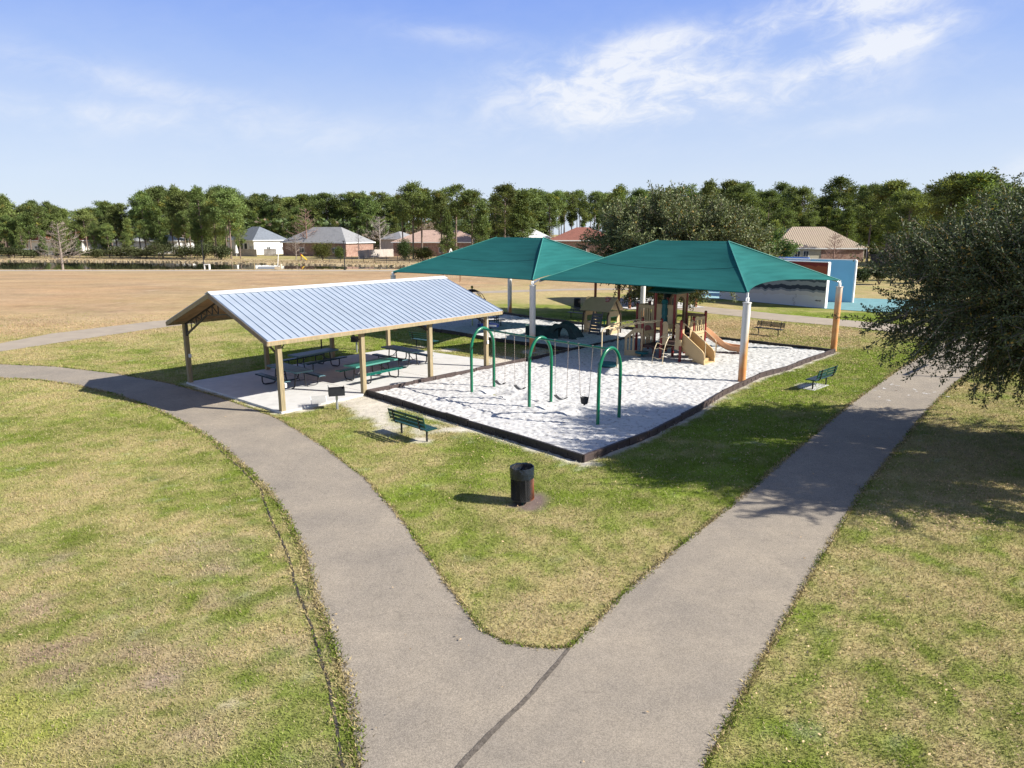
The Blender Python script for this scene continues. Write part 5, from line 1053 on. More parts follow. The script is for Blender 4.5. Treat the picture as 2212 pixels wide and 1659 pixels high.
# ------------------------------------------------------------------ broadleaf trees with real twigs and leaves
def leafy(name, label, cat, base, crown, rad, nsub, ntw, nleaf, leaf, col, seed, trunk_h, tr, m_leaf, twl=1.3, group=None, droop=.25, top=1., barkcol=None, upper_limit=None, jut=.35):
    rs = np.random.RandomState(seed); base = Vector(base); t = thing(name, label, cat, tuple(base), 0, group)
    C0 = np.array(crown)-np.array(base); rad = np.array(rad, float)
    d = rs.normal(size=(nsub, 3)); d /= np.linalg.norm(d, axis=1)[:, None]
    lob = 1+.30*(fbm(np.arctan2(d[:, 1], d[:, 0])*1.5, d[:, 2]*2, .9, seed, 2)-.5)*2*jut/.35
    rr = rs.uniform(.18, .86, nsub)**.75; P = C0+d*rad*(rr*lob)[:, None]
    trunk = MB(); tp = [(0, 0, -.1), (.03, .02, trunk_h*.5), (.05, .1, trunk_h)]; trunk.tube(tp, [tr*1.25, tr*.95, tr*.85], 12)
    limbs = []
    nl = 12
    for i in range(nl):
        an = 2*math.pi*i/nl+rs.uniform(-.3, .3); el = rs.uniform(.05, 1.15); e = C0+np.array((math.cos(an)*math.cos(el), math.sin(an)*math.cos(el), math.sin(el)*top))*rad*.62
        s = np.array(tp[2]); mid = s*.55+e*.45+np.array((0, 0, .12*rad[2])); pts = []
        for k in range(9): u = k/8; pts.append(s*(1-u)**2+mid*2*u*(1-u)+e*u*u+rs.normal(size=3)*.05*rad[2]*.3*u)
        trunk.tube(pts, [tr*.55*(1-.8*k/8) for k in range(9)], 8); limbs += [(p, tr*.55*(1-.8*k/8)) for k, p in enumerate(pts)]
    trunk.build('trunk', M['bark'], t, smooth=True)
    LP = np.array([l[0] for l in limbs]); twigs = MB(); allc = []; alld = []
    for i in range(nsub):
        p = P[i]; j = np.argmin(np.linalg.norm(LP-p, axis=1)+rs.rand(len(LP))*.4); s = LP[j]; mid = (s+p)/2+np.array((0, 0, .15)); L_ = np.linalg.norm(p-s)
        pts = [s, (s+mid)/2+rs.normal(size=3)*.05, mid, (mid+p)/2+rs.normal(size=3)*.05, p]; r0 = min(limbs[j][1], tr*.16); twigs.tube(pts, [r0, r0*.8, r0*.6, r0*.45, r0*.3], 4, False)
        for k in range(ntw):
            f = rs.uniform(.35, 1); st = s*(1-f)+p*f+rs.normal(size=3)*.04; out = (st-C0)/rad; nrm = np.linalg.norm(out)+1e-6; out = out/nrm
            up = .75 if out[2] > 0 else -droop; dv = out*.8+np.array((0, 0, up*.55))+rs.normal(size=3)*.42; dv /= np.linalg.norm(dv); ln = twl*rs.uniform(.5, 1.15)
            q = [st]; dd = dv.copy()
            for a in range(4): dd = dd+rs.normal(size=3)*.14+np.array((0, 0, -.06 if out[2] < 0 else .05)); dd /= np.linalg.norm(dd); q.append(q[-1]+dd*ln/4)
            if q[-1][2]+base.z < .8: continue
            twigs.tube(q, [r0*.38, r0*.32, r0*.26, r0*.2, r0*.12], 3, False); q = np.array(q)
            n = nleaf; u = rs.uniform(.1, 1.04, n)*4; i0 = np.clip(u.astype(int), 0, 3); fr = (u-i0)[:, None]; c = q[i0]*(1-fr)+q[i0+1]*fr; tang = (q[i0+1]-q[i0]); tang /= np.linalg.norm(tang, axis=1)[:, None]+1e-9
            sd_ = rs.normal(size=(n, 3)); sd_ /= np.linalg.norm(sd_, axis=1)[:, None]; dirv = tang*.5+sd_*.8; dirv /= np.linalg.norm(dirv, axis=1)[:, None]
            c = c+dirv*leaf*rs.uniform(.3, 1.6, (n, 1)); allc.append(c); alld.append(dirv)
    twigs.build('twigs', M['barewood'] if barkcol is None else barkcol, t)
    c = np.concatenate(allc); dv = np.concatenate(alld); n = len(c); rnd = rs.normal(size=(n, 3)); nx = np.cross(dv, rnd); nx /= np.linalg.norm(nx, axis=1)[:, None]+1e-9
    sz = leaf*rs.uniform(.7, 1.25, (n, 1)); V, Fc = quads(c, dv*sz*.5, nx*sz*.23); cl = np.array(col)*(.55+.9*rs.rand(n, 1)); yl = rs.rand(n, 1) < .05; cl = np.where(yl, np.array((.30, .20, .05))*.8, cl); hi = rs.rand(n, 1) < .12; cl = np.where(hi, cl*1.5+np.array((.03, .03, .02)), cl)
    npmesh('crown', V, Fc, m_leaf, t, np.repeat(cl, 4, 0)); return t
leafy('oak_tree', 'large dark evergreen tree leaning in from the right edge over the wide path', 'tree', (17.2, 18.7, 0), (16.9, 18.7, 4.5), (6.9, 5.9, 3.25), 330, 18, 120, .088, (.074, .094, .042), 11, 2.2, .26, M['oak'], 1.55, droop=.30)
leafy('oak_tree', 'wide grey green live oak standing behind the nearer teal canopy', 'tree', (11.2, 54.0, 0), (12.5, 54.0, 5.2), (7.9, 5.0, 4.15), 220, 12, 58, .185, (.125, .145, .062), 23, 2.2, .42, M['oak'], 1.6, droop=.75)
leafy('small_pine', 'small bright green pine beside the tan metal roofed house', 'tree', (28.3, 78, 0), (28.3, 78, 4.0), (2.5, 2.4, 3.0), 60, 8, 40, .20, (.11, .165, .04), 31, 1.5, .12, M['oak'], .9)
def bush(name, label, p, w, h, col, seed, group=None, cat='shrub', n=5000, leaf=.22):
    rs = np.random.RandomState(seed); t = thing(name, label, cat, (p[0], p[1], 0), 0, group); m = MB()
    for k in range(5): a = rs.uniform(0, 6.28); m.tube([(0, 0, 0), (math.cos(a)*w*.2, math.sin(a)*w*.2, h*.5), (math.cos(a)*w*.3, math.sin(a)*w*.3, h*.75)], [.06, .04, .02], 5)
    m.build('stem', M['bark'], t); k = 26; cc = rs.normal(size=(k, 3)); cc /= np.linalg.norm(cc, axis=1)[:, None]; cc = cc*np.array((w*.34, w*.3, h*.34))*rs.uniform(.3, 1, (k, 1))+np.array((0, 0, h*.52)); i = rs.randint(0, k, n); c = cc[i]+rs.normal(size=(n, 3))*np.array((w*.09, w*.09, h*.09)); c = c[c[:, 2] > 0.02]; n = len(c); i = i[:n]
    u = rs.normal(size=(n, 3)); u /= np.linalg.norm(u, axis=1)[:, None]; v = np.cross(u, rs.normal(size=(n, 3))); v /= np.linalg.norm(v, axis=1)[:, None]; V, Fc = quads(c, u*leaf*.6, v*leaf*.3); g = rs.uniform(.7, 1.35, k)[i][:, None]; cl = np.array(col)*g*(.6+.8*rs.rand(n, 1)); npmesh('foliage', V, Fc, M['pine'], t, np.repeat(cl, 4, 0)); return t
def W_(px, Y): q = at(px, 560, Y); return (q.x, q.y)
bush('shrub', 'rounded green shrub in front of the grey roofed brick house', W_(697, 166), 6.2, 4.6, (.10, .115, .03), 1)
bush('shrub', 'smaller green shrub to the right of the rounded one by the black fence', W_(735, 163), 3.2, 3.6, (.08, .115, .03), 2, n=2500)
bush('shrub', 'dense green shrub below the pines in front of the pinkish roofed house', W_(876, 164), 6.0, 5.0, (.06, .085, .025), 3)
bush('shrub', 'low spreading shrub on the bank left of the far teal canopy corner', W_(915, 160), 6.5, 3.2, (.095, .11, .03), 4)
for i, (px, Y, w, h) in enumerate([(20, 178, 8, 3.2), (70, 180, 9, 2.6), (150, 184, 9, 2.2), (205, 178, 8, 2.5), (262, 176, 9, 3.4), (300, 175, 8, 3.2), (345, 172, 10, 4.5), (395, 170, 8, 3.5), (440, 168, 9, 4.6), (478, 168, 7, 3.6)]):
    bush('bank_shrub', 'dark scrubby bush on the far bank of the pond, %s from the left' % nth(i+1), W_(px, Y), w, h, (.06, .07, .028), 40+i, group='scrubby bushes on the far bank', n=2600, leaf=.3)
for i, (px, Y, w, h) in enumerate([(1640, 120, 5, 3.5), (1870, 92, 3.2, 2.2), (1905, 88, 3.5, 2.8), (1950, 95, 5, 3.4), (1990, 90, 4, 2.6), (2050, 100, 6, 4)]):
    bush('hedge_shrub', 'dark garden bush beyond the blue court walls, %s from the left' % nth(i+1), W_(px, Y), w, h, (.045, .065, .03), 60+i, group='garden bushes beyond the courts', n=2600, leaf=.2)

# bare trees
def bare(label, px, Y, h, w, seed, thick=.12, colm=None, group=None, low=.1, n0=34, x=None):
    rs = random.Random(seed); p = W_(px, Y); t = thing('bare_tree', label, 'bare tree', (p[0], p[1], 0), 0, group); m = MB(); m.tube([(0, 0, -.2), (.05, 0, h*.35), (0, .05, h*.7), (.05, 0, h)], [thick, thick*.75, thick*.4, thick*.12], 6); m.build('trunk', colm or M['barewood'], t); b = MB()
    for i in range(n0):
        z = h*(low+(.97-low)*i/n0); a = i*2.4+rs.uniform(-.4, .4); ln = w*.5*(1-.75*(z/h-low)/(1-low))*rs.uniform(.7, 1.1); d = Vector((math.cos(a), math.sin(a), rs.uniform(.15, .7))).normalized(); s = Vector((0, 0, z)); e = s+d*ln; b.tube([s, s.lerp(e, .5)+Vector((0, 0, .04*ln)), e], [thick*.2, thick*.13, thick*.05], 3, False)
        for k in range(7):
            f = rs.uniform(.25, 1); s2 = s.lerp(e, f); d2 = (d+Vector((rs.gauss(0, .5), rs.gauss(0, .5), rs.gauss(.25, .35)))).normalized(); e2 = s2+d2*ln*rs.uniform(.2, .45); b.tube([s2, e2], [thick*.10, thick*.04], 3, False)
            for q in range(2): s3 = s2.lerp(e2, rs.uniform(.3, .9)); d3 = (d2+Vector((rs.gauss(0, .6), rs.gauss(0, .6), rs.gauss(.2, .4)))).normalized(); b.tube([s3, s3+d3*ln*.2], [thick*.07, thick*.03], 3, False)
    b.build('branches', colm or M['barewood'], t)
M['redtwig'] = mat('reddish_twigs', (.24, .15, .12), .9, .2); M['palebare'] = mat('pale_twigs', (.33, .29, .26), .9, .2)
bare('conical leafless cypress standing at the edge of the pond', 133, 123.4, 8.0, 8.6, 1, .2, n0=46, low=.12)
bare('tall leafless reddish tree behind the left end of the grey brick house', 665, 195, 12.5, 10, 2, .26, M['redtwig'], low=.3)
bare('pale leafless tree between the grey roofed house and the pinkish roofed house', 822, 215, 11, 10, 3, .26, M['palebare'], low=.3)
bare('small leafless tree in front of the grey roofed brick house', 640, 172, 5.5, 7, 4, .14, M['barewood'])
bare('thin leafless tree by the wooden fence right of the brick house', 776, 178, 7.5, 3, 5, .12, M['barewood'])
bare('leafless rounded shrub before the brick wall of the tan roofed house', 1800, 118, 6.2, 5, 6, .14, M['redtwig'], low=.15, n0=50)
bare('low rust coloured leafless shrub right of the rounded bare one', 1842, 110, 3.4, 3, 7, .1, M['redtwig'], low=.1)
bare('leafless thicket beside the dark trees behind the courts', 1920, 125, 6, 5, 8, .12, M['barewood'], low=.1)

# ------------------------------------------------------------------ pines
def pine_proto(seed, h=18., cb=.42, spread=3.6, style='round', nclump=110, sparse=1.):
    rs = np.random.RandomState(seed); t = bpy.data.objects.new('pine_tree', None); C.objects.link(t)
    m = MB(); bx, by = rs.uniform(-.5, .5, 2); m.tube([(0, 0, -.3), (bx*.4, by*.4, h*.4), (bx, by, h*.75), (bx*1.1, by*1.1, h*.97)], [.24, .19, .12, .03], 7); cs = []
    for i in range(int(nclump*.55)):
        f = rs.rand()**(.8 if style == 'round' else 1.15); z = h*(cb+(1-cb)*f)
        if style == 'round': pr = max(.1, math.sin(math.pi*(f*.84+.12)))**.8
        elif style == 'umbrella': pr = (.35+.75*f) if f < .82 else (1.9-1.3*f*1.02)
        else: pr = max(.07, 1.05-f*.98)
        a = rs.rand()*6.28; ln = spread*pr*rs.uniform(.45, 1.05); z0 = z-ln*.12; s = np.array((bx*f, by*f, z0-.2)); e = np.array((bx*f+math.cos(a)*ln, by*f+math.sin(a)*ln, min(h, z+ln*.36))); m.tube([s, e], [.06, .02], 3, False); cs.append(e); cs.append(s*.4+e*.6+rs.normal(size=3)*.35)
    cs.append(np.array((bx, by, h-.2))); m.build('trunk', M['pinebark'], t, smooth=True); cs = np.array(cs); k = len(cs); n = int(k*54*sparse); i = rs.randint(0, k, n)
    sig = np.array((.42, .42, .33))*(spread/3.6)**.5; off = rs.normal(size=(n, 3)); c = cs[i]+off*sig
    u = off*np.array((1, 1, .9))+rs.normal(size=(n, 3))*.6+np.array((0, 0, .8)); u /= np.linalg.norm(u, axis=1)[:, None]; v = np.cross(u, rs.normal(size=(n, 3))); v /= np.linalg.norm(v, axis=1)[:, None]
    V, Fc = quads(c, u*.24, v*.085); g = rs.uniform(.6, 1.4, k)[i][:, None]; cl = np.array((.142, .182, .058))*g*(.7+.6*rs.rand(n, 1)); br = (rs.rand(k) < .03)[i][:, None]; cl = np.where(br, cl*np.array((1.5, 1.1, .8)), cl)
    npmesh('crown', V, Fc, M['pine'], t, np.repeat(cl, 4, 0)); return t
protos = {'round': [pine_proto(100+i, 18, .30+.05*i, 3.4+.25*i, 'round', 125) for i in range(4)], 'umbrella': [pine_proto(110+i, 18, .52+.04*i, 2.9+.3*i, 'round' if i % 2 else 'umbrella', 78) for i in range(4)], 'cone': [pine_proto(120+i, 16, .16, 3.3, 'cone', 150) for i in range(4)]}
pr_used = set()
def pine(px, Y, ytop, style, label, group, wide=1., k=None, name='pine_tree', hz=18.):
    lst = protos[style]; src = lst[random.randrange(4) if k is None else k]; p = W_(px, Y); zt = at(px, ytop, Y).z; s = zt/(16. if style == 'cone' else 18.)
    key = src.name; sc = (s*wide*random.uniform(.88, 1.12), s*wide*random.uniform(.88, 1.12), s); rz = random.uniform(0, 6.28)
    if key in pr_used: o = dup(src, (p[0], p[1], 0), rz, label, 'pine tree', group, sc)
    else: pr_used.add(key); src.location = (p[0], p[1], 0); src.rotation_euler = (0, 0, rz); src.scale = sc; o = tag(src, label, 'pine tree', group)
    return o
prof = [(-200, 425), (0, 420), (40, 440), (80, 428), (130, 430), (180, 445), (240, 432), (280, 440), (320, 412), (370, 404), (430, 412), (480, 410), (540, 414), (600, 425), (650, 420), (700, 426), (740, 414), (780, 414), (830, 425), (870, 416), (900, 410), (950, 425), (1000, 420), (1040, 435), (1085, 403), (1130, 406), (1180, 412), (1240, 414), (1300, 418), (1340, 408), (1400, 410), (1460, 405), (1540, 400), (1600, 402), (1660, 402), (1720, 402), (1760, 408), (1800, 392), (1850, 386), (1900, 392), (1950, 402), (2000, 405), (2060, 388), (2130, 384), (2212, 400), (2400, 395)]
def ptop(x): return float(np.interp(x, [q[0] for q in prof], [q[1] for q in prof]))
def belt(x0, x1, step, Y0, Y1, lab, grp, styles, dy=(0, 22), wide=1.15, num=False):
    x = x0; k = 0
    while x < x1:
        jx = x+random.uniform(-step*.35, step*.35); k += 1; pine(jx, random.uniform(Y0, Y1), ptop(jx)+random.uniform(*dy), random.choice(styles), lab+(', %s from the left' % nth(k) if num else ''), grp, wide*random.uniform(.85, 1.2)); x += step
belt(0, 500, 17, 186, 205, 'tall pine in the thick row across the pond', 'front pines across the pond', ['round', 'round', 'cone'], (-6, 42), 1.08, True)
belt(-60, 500, 24, 212, 235, 'pine in the second rank behind the pond row on the left', 'second rank pines on the left', ['round', 'umbrella'], (2, 30), 1.35)
belt(20, 480, 38, 178, 186, 'shorter young pine below the row across the pond', 'young pines across the pond', ['cone', 'round'], (45, 75), 1.1, True)
belt(500, 880, 15, 245, 275, 'rounded pine behind the grey roofed houses', 'pines behind the grey roofed houses', ['round', 'umbrella', 'round'], (-4, 36), 1.2, True)
belt(500, 1060, 20, 285, 320, 'farther pine showing its crown above the others behind the houses', 'farther pines behind the houses', ['umbrella', 'round'], (0, 24), 1.35)
belt(520, 880, 30, 232, 240, 'lower pine just behind the roofs of the grey houses', 'lower pines behind the roofs', ['round', 'cone'], (40, 60), 1.2, True)
belt(1065, 1190, 17, 230, 250, 'leaning dense pine above the left teal canopy', 'dense pines above the left canopy', ['round', 'cone'], (0, 26), 1.4, True)
belt(1170, 1330, 12, 250, 290, 'slender bare stemmed pine with a small flat top', 'slender pines seen against the sky', ['umbrella'], (0, 22), .95, True)
belt(1190, 1330, 16, 300, 330, 'farther slender pine stem between the flat topped ones', 'farther slender pines', ['umbrella'], (15, 40), .85)
belt(1310, 1700, 17, 225, 255, 'pine in the belt behind the live oak', 'pines behind the live oak', ['round', 'umbrella', 'round'], (-6, 34), 1.15, True)
belt(1480, 2060, 19, 185, 215, 'dark full crowned pine behind the tan roofed house', 'pines behind the tan roofed house', ['round', 'round', 'cone'], (-6, 36), 1.18, True)
belt(1640, 2100, 26, 172, 184, 'lower pine closing the gap behind the tan roofed house', 'lower pines behind the tan roofed house', ['cone', 'round'], (45, 85), 1.3)
belt(1880, 2320, 26, 130, 155, 'tall dark pine behind the foreground tree', 'pines at the right edge', ['round', 'round'], (0, 22), 1.3, True)
for px, Y, yt, st, wd, lb in [(441, 178, 410, 'round', 1.1, 'tall thin crowned pine standing out at the right end of the row across the pond'), (500, 172, 415, 'round', 1.15, 'pine whose crown reaches over the left side of the white house roof'), (520, 176, 462, 'round', 1.0, 'shorter pine touching the blue grey roof of the white house'), (470, 176, 440, 'round', 1.1, 'bright pine left of the white house'),
    (893, 172, 400, 'round', 1.15, 'tall pine in front of the left half of the pinkish roof'), (912, 176, 412, 'umbrella', 1.25, 'slim stemmed pine just right of the tallest one before the pinkish roof'), (872, 180, 425, 'umbrella', 1.1, 'pine left of the tallest one before the pinkish roof'), (968, 158, 452, 'cone', .95, 'yellow green young pine in front of the pinkish roof'), (985, 176, 402, 'umbrella', 1.3, 'dark flat topped pine above the yellow green young pine'), (1020, 168, 415, 'round', 1.15, 'pine at the right end of the pinkish roof'), (1040, 162, 440, 'cone', 1.2, 'dense dark pine just left of the far teal canopy peak'), (955, 170, 418, 'round', 1., 'pine behind the yellow green young pine'),
    (1090, 196, 403, 'round', 1.3, 'tall rounded pine behind the far canopy peak'), (1128, 188, 415, 'cone', 1.5, 'pine leaning right above the far canopy ridge'), (1335, 190, 404, 'cone', 1.1, 'dark pointed pine just left of the live oak'), (2040, 120, 382, 'round', 1.4, 'highest dark pine rising behind the foreground tree'), (2090, 118, 378, 'round', 1.4, 'dark pine beside the highest one behind the foreground tree'), (1672, 88, 480, 'cone', 1.2, 'pine beside the left end of the tan metal roof')]:
    pine(px, Y, yt, st, lb, None, wd)
def woodland():
    rs = np.random.RandomState(77); n = 90000; px = rs.uniform(-300, 2500, n); Y = rs.uniform(235, 345, n); Y = np.where(px > 1350, Y-40, Y)
    X = (px-CX)/F*Y; top = 7+6.5*fbm(X, Y, 14, 5, 3); gapm = (px > 1180) & (px < 1330); top = np.where(gapm, top*.34, top); z = rs.rand(n)**1.0*top; c = np.stack([X, Y, z], -1)
    u = rs.normal(size=(n, 3)); u /= np.linalg.norm(u, axis=1)[:, None]; v = np.cross(u, rs.normal(size=(n, 3))); v /= np.linalg.norm(v, axis=1)[:, None]; V, Fc = quads(c, u*.8, v*.4)
    g = (.5+1.0*vn(X, z, 3, 8)*1.0)[:, None]; cl = np.array((.075, .10, .04))*g*(.6+.8*rs.rand(n, 1)); br = (vn(X, z, 6, 9) > .62)[:, None]; cl = np.where(br, np.array((.16, .12, .09))*(.5+.7*rs.rand(n, 1)), cl)
    tag(npmesh('woodland', V, Fc, M['pine'], col=np.repeat(cl, 4, 0)), 'dim undergrowth of the pine wood behind the houses', 'woodland', kind='stuff')
woodland()

# ------------------------------------------------------------------ houses
def house(label, kx, Y, a, b, al, eave_y, ridge_y, wm, rm, base_y=None, wins=(), extra=None, ov=.5, ridge=None, ribs=False):
    """near corner at photo x kx, left face a long, right face b deep, turned by al"""
    K = at(kx, 550, Y); K.z = 0; u = Vector((-math.cos(al), math.sin(al), 0)); v = Vector((math.sin(al), math.cos(al), 0)); ze = at(kx, eave_y, Y).z; cen = K+u*a/2+v*b/2; zr = at(kx, ridge_y, cen.y).z
    t = thing('house', label, 'house', tuple(K))
    m = MB(); m.frame(u*a/2+v*b/2+Z*(ze/2-.1), u, v, Z, a, b, ze+.1); m.build('wall', wm, t)
    o0 = u*-ov+v*-ov; A = a+2*ov; B = b+2*ov
    c = [o0+Z*ze, o0+u*A+Z*ze, o0+u*A+v*B+Z*ze, o0+v*B+Z*ze]; rl = ridge if ridge is not None else max(.8, A-B)
    if a >= b: r = [o0+u*((A-rl)/2)+v*B/2+Z*zr, o0+u*((A+rl)/2)+v*B/2+Z*zr]; fs = [(0, 1, 5, 4), (1, 2, 5), (2, 3, 4, 5), (3, 0, 4)]
    else: rl = max(.8, B-A); r = [o0+v*((B-rl)/2)+u*A/2+Z*zr, o0+v*((B+rl)/2)+u*A/2+Z*zr]; fs = [(0, 1, 4), (1, 2, 5, 4), (2, 3, 5), (3, 0, 4, 5)]
    m = MB(); m.add(c+r+[q-Z*.18 for q in c], fs+[(6, 7, 8, 9), (0, 6, 7, 1), (1, 7, 8, 2), (2, 8, 9, 3), (3, 9, 6, 0)]); ro = m.build('roof', rm, t)
    m = MB()
    for i in range(4): m.beam(c[i]-Z*.1, c[(i+1) % 4]-Z*.1, .05, .24)
    m.build('fascia', M['trim'], t)
    if ribs:
        m = MB(); n = 44
        for i in range(1, n):
            f = i/n; p0 = c[0].lerp(c[1], f); x = f*A; q = min(1, x/((A-rl)/2), (A-x)/((A-rl)/2)); p1 = p0+v*(B/2*q)+Z*((zr-ze)*q); m.beam(p0+Z*.05, p1+Z*.05, .05, .06)
        m.build('roof_ribs', ribs, ro)
    for (face, s0, s1, z0, z1, kind) in wins:
        d = u if face == 'L' else v; nn = (-v if face == 'L' else -u); p = d*((s0+s1)/2)+Z*((z0+z1)/2)+nn*.03; fr = MB(); fr.frame(p, d, nn, Z, s1-s0, .08, z1-z0); w = fr.build('window' if kind == 'w' else 'door', M['trim'], t)
        g = MB(); wv = (s1-s0-.16)/2
        for sgn in (-1, 1): g.frame(p+d*(sgn*(wv/2+.03))+nn*.05, d, nn, Z, wv-.04, .04, (z1-z0)-.2)
        g.build('pane', M['glass'], w)
    if extra: extra(t, u, v, ze, zr)
    return t
SG = shingle('blue_grey_shingles', (.16, .18, .21)); SG2 = shingle('grey_shingles', (.25, .25, .255)); SR = shingle('orange_red_roof', (.44, .13, .07)); SP = shingle('pinkish_shingles', (.42, .29, .23)); SB = shingle('red_brown_shingles', (.22, .085, .06)); ST = shingle('tan_shingles', (.42, .36, .28)); SL = shingle('light_grey_shingles', (.42, .43, .44))
house('orange red roofed pale house hidden behind the pond pines on the left', 180, 214, 19, 12, R(4), 519, 495, M['stucco'], SR, wins=[('L', 2, 3.4, .9, 2.3, 'w'), ('L', 8, 9.4, .9, 2.3, 'w'), ('L', 13, 15, .1, 2.3, 'd')])
house('long pale grey house between the pine trunks across the pond', 386, 214, 21, 10, R(3), 520, 508, M['whitewall'], SL, wins=[('L', 2, 3.4, .9, 2.2, 'w'), ('L', 7, 8.4, .9, 2.2, 'w'), ('L', 13, 14.4, .9, 2.2, 'w')])
def h1x(t, u, v, ze, zr):
    m = MB(); m.frame(u*6-v*.0+Z*1.6-v*.02, u, v, Z, 6.5, .1, 3.0); m.build('porch_shade_panel', mat('porch_shade_colour', (.03, .03, .035), .8), t)  # flat dark panel on the wall, painted as the shade inside the porch
    for k in (2.8, 5.2, 7.3, 9.3): m = MB(); m.frame(u*k-v*.25+Z*1.6, u, v, Z, .35, .35, 3.3); m.build('porch_column', M['trim'], t)
house('white house with a blue grey hip roof and porch across the pond', 550, 206, 15, 11, R(40), 519, 489.5, M['whitewall'], SG, wins=[('L', .6, 2.2, .9, 2.4, 'w'), ('R', 4, 5.2, 1., 2.2, 'w'), ('R', 9, 10, 1., 2.2, 'w')], extra=h1x)
house('brick house with a broad grey hip roof between the wooden fences', 748, 188, 21.5, 12, R(25), 524, 490.5, M['brick'], SG2, wins=[('L', 3, 4.6, .9, 2.3, 'w'), ('L', 8, 10, .1, 2.3, 'd'), ('L', 14, 15.6, .9, 2.3, 'w')])
house('brick house with a pinkish hip roof behind the tall pines', 1032, 190, 23, 13, R(7), 523, 497, M['brick'], SP, wins=[('L', 13.5, 15.4, .1, 2.5, 'd'), ('L', 4, 5.5, .9, 2.3, 'w'), ('L', 9, 10.5, .9, 2.3, 'w'), ('L', 19, 20.5, .9, 2.3, 'w')])
house('pale grey roofed house showing above the far teal canopy ridge', 1118, 226, 9, 14, R(48), 513, 490, M['brick'], SL)
house('house with a red brown roof between the far canopy and the live oak', 1335, 182, 17.5, 14, R(4), 519, 491, M['brick'], SB, wins=[('L', 8, 9.6, .9, 2.2, 'w')])
def h6x(t, u, v, ze, zr):
    m = MB(); m.frame(u*4.9-v*.06+Z*(ze/2), u, v, Z, 9.4, .1, ze); m.build('brick_front', M['brick'], t)
    m = MB(); m.frame(u*.3-v*1.9+Z*(ze/2), u, v, Z, .2, .2, ze); m.build('porch_column', M['trim'], t)
house('house with a tan ribbed metal hip roof behind the blue court walls', 1866, 160, 20.5, 13, R(0), 536, 490, M['tanwall'], mat('tan_metal_roof', (.52, .42, .31), .45, .04, 1, metal=.1), ribs=mat('tan_rib', (.34, .26, .19), .5), wins=[('L', 12.4, 13.6, .9, 2.3, 'w'), ('L', 14.3, 15.5, .9, 2.3, 'w'), ('L', 16.2, 17.4, .9, 2.3, 'w')], extra=h6x)
house('small tan roofed house glimpsed between the two grey roofs', 646, 256, 9, 8, R(0), 522, 510, M['stucco'], ST)
house('small grey roofed house glimpsed right of the broad grey roof', 822, 258, 8, 8, R(5), 520, 507, M['stucco'], SG2)
house('grey gabled house at the left side of the pinkish roof', 868, 214, 8, 9, R(30), 516, 500, M['fence'], SG2)

# ------------------------------------------------------------------ fences and small far things
def board_fence(label, pts, h, m_, gap=.02, bw=.15):
    o = Vector(pts[0]); t = thing('board_fence', label, 'fence', tuple(o)); m = MB(); rs = random.Random(3)
    for a, b in zip(pts[:-1], pts[1:]):
        a = Vector(a)-o; b = Vector(b)-o; L = (b-a).length; d = (b-a).normalized(); n = int(L/bw); nn = Vector((-d.y, d.x, 0))
        for i in range(n): hh = h+rs.uniform(-.05, .05); m.frame(a+d*(bw*(i+.5))+Z*(hh/2), d, nn, Z, bw-gap, .025, hh)
    m.build('boards', m_, t); m = MB()
    for a, b in zip(pts[:-1], pts[1:]):
        a = Vector(a)-o; b = Vector(b)-o; d = (b-a).normalized(); nn = Vector((-d.y, d.x, 0))
        for z in (.35, h-.4): m.beam(a+Z*z+nn*.05, b+Z*z+nn*.05, .04, .09)
    m.build('rails', m_, t)
def Wp(px, Y): q = W_(px, Y); return (q[0], q[1], 0)
board_fence('weathered board fence in front of the white house porch', [Wp(503, 196), Wp(556, 190)], 1.9, M['fence'])
board_fence('short board fence beside the right wall of the white house', [Wp(571, 196), Wp(599, 196)], 1.9, M['fence'])
board_fence('long weathered board fence joining the grey roofed and pinkish roofed houses', [Wp(774, 172), Wp(800, 182), Wp(851, 190)], 2.0, M['fence'])
board_fence('pale board fence below the orange red roof across the pond', [Wp(50, 200), Wp(170, 200)], 1.8, mat('pale_fence', (.50, .50, .50), .8, .1))
board_fence('dark board fence right of the tan roofed house', [Wp(1880, 138), Wp(2040, 140)], 2.2, mat('dark_fence', (.06, .055, .06), .9))
t = thing('picket_fence', 'low black metal fence along the lawn beyond the pond', 'fence', Wp(711, 150)); o = Vector(Wp(711, 150)); e = Vector(Wp(895, 150)); L = (e-o).length; d = (e-o)/L; m = MB()
for z in (.2, 1.3): m.beam(Z*z, (e-o)+Z*z, .03, .04)
m.build('rails', M['blacksteel'], t); m = MB()
for i in range(int(L/.22)): m.box(d*(i*.22)+Z*.7, (.02, .02, 1.3))
m.build('pickets', M['blacksteel'], t)
for i in range(int(L/2.4)+1): m = MB(); m.box(d*(i*2.4)+Z*.78, (.08, .08, 1.56)); m.build('post', M['blacksteel'], t)
def lamp(label, px, py, h):
    p = G(px, py); t = thing('lamp_post', label, 'lamp post', tuple(p)); m = MB(); m.tube([(0, 0, 0), (0, 0, h)], [.09, .06], 8); m.box((0, 0, .05), (.4, .4, .1)); m.build('pole', M['blacksteel'], t); m = MB(); m.box((0, 0, h+.06), (.5, .32, .12)); m.build('lamp_head', M['blacksteel'], t)
lamp('black lamp post by the pond in front of the pine row', 441, 582, 4.8); lamp('black lamp post by the pond in front of the wooden fence', 745, 583, 4.8)
p = G(448, 582); m = MB(); m.box((p.x-.4, p.y, .45), (.12, .5, .9)); m.box((p.x+.4, p.y, .45), (.12, .5, .9)); m.box((p.x, p.y, .86), (.92, .52, .12)); tag(m.build('utility_stand', M['white']), 'small white stand at the foot of the left lamp post', 'stand')
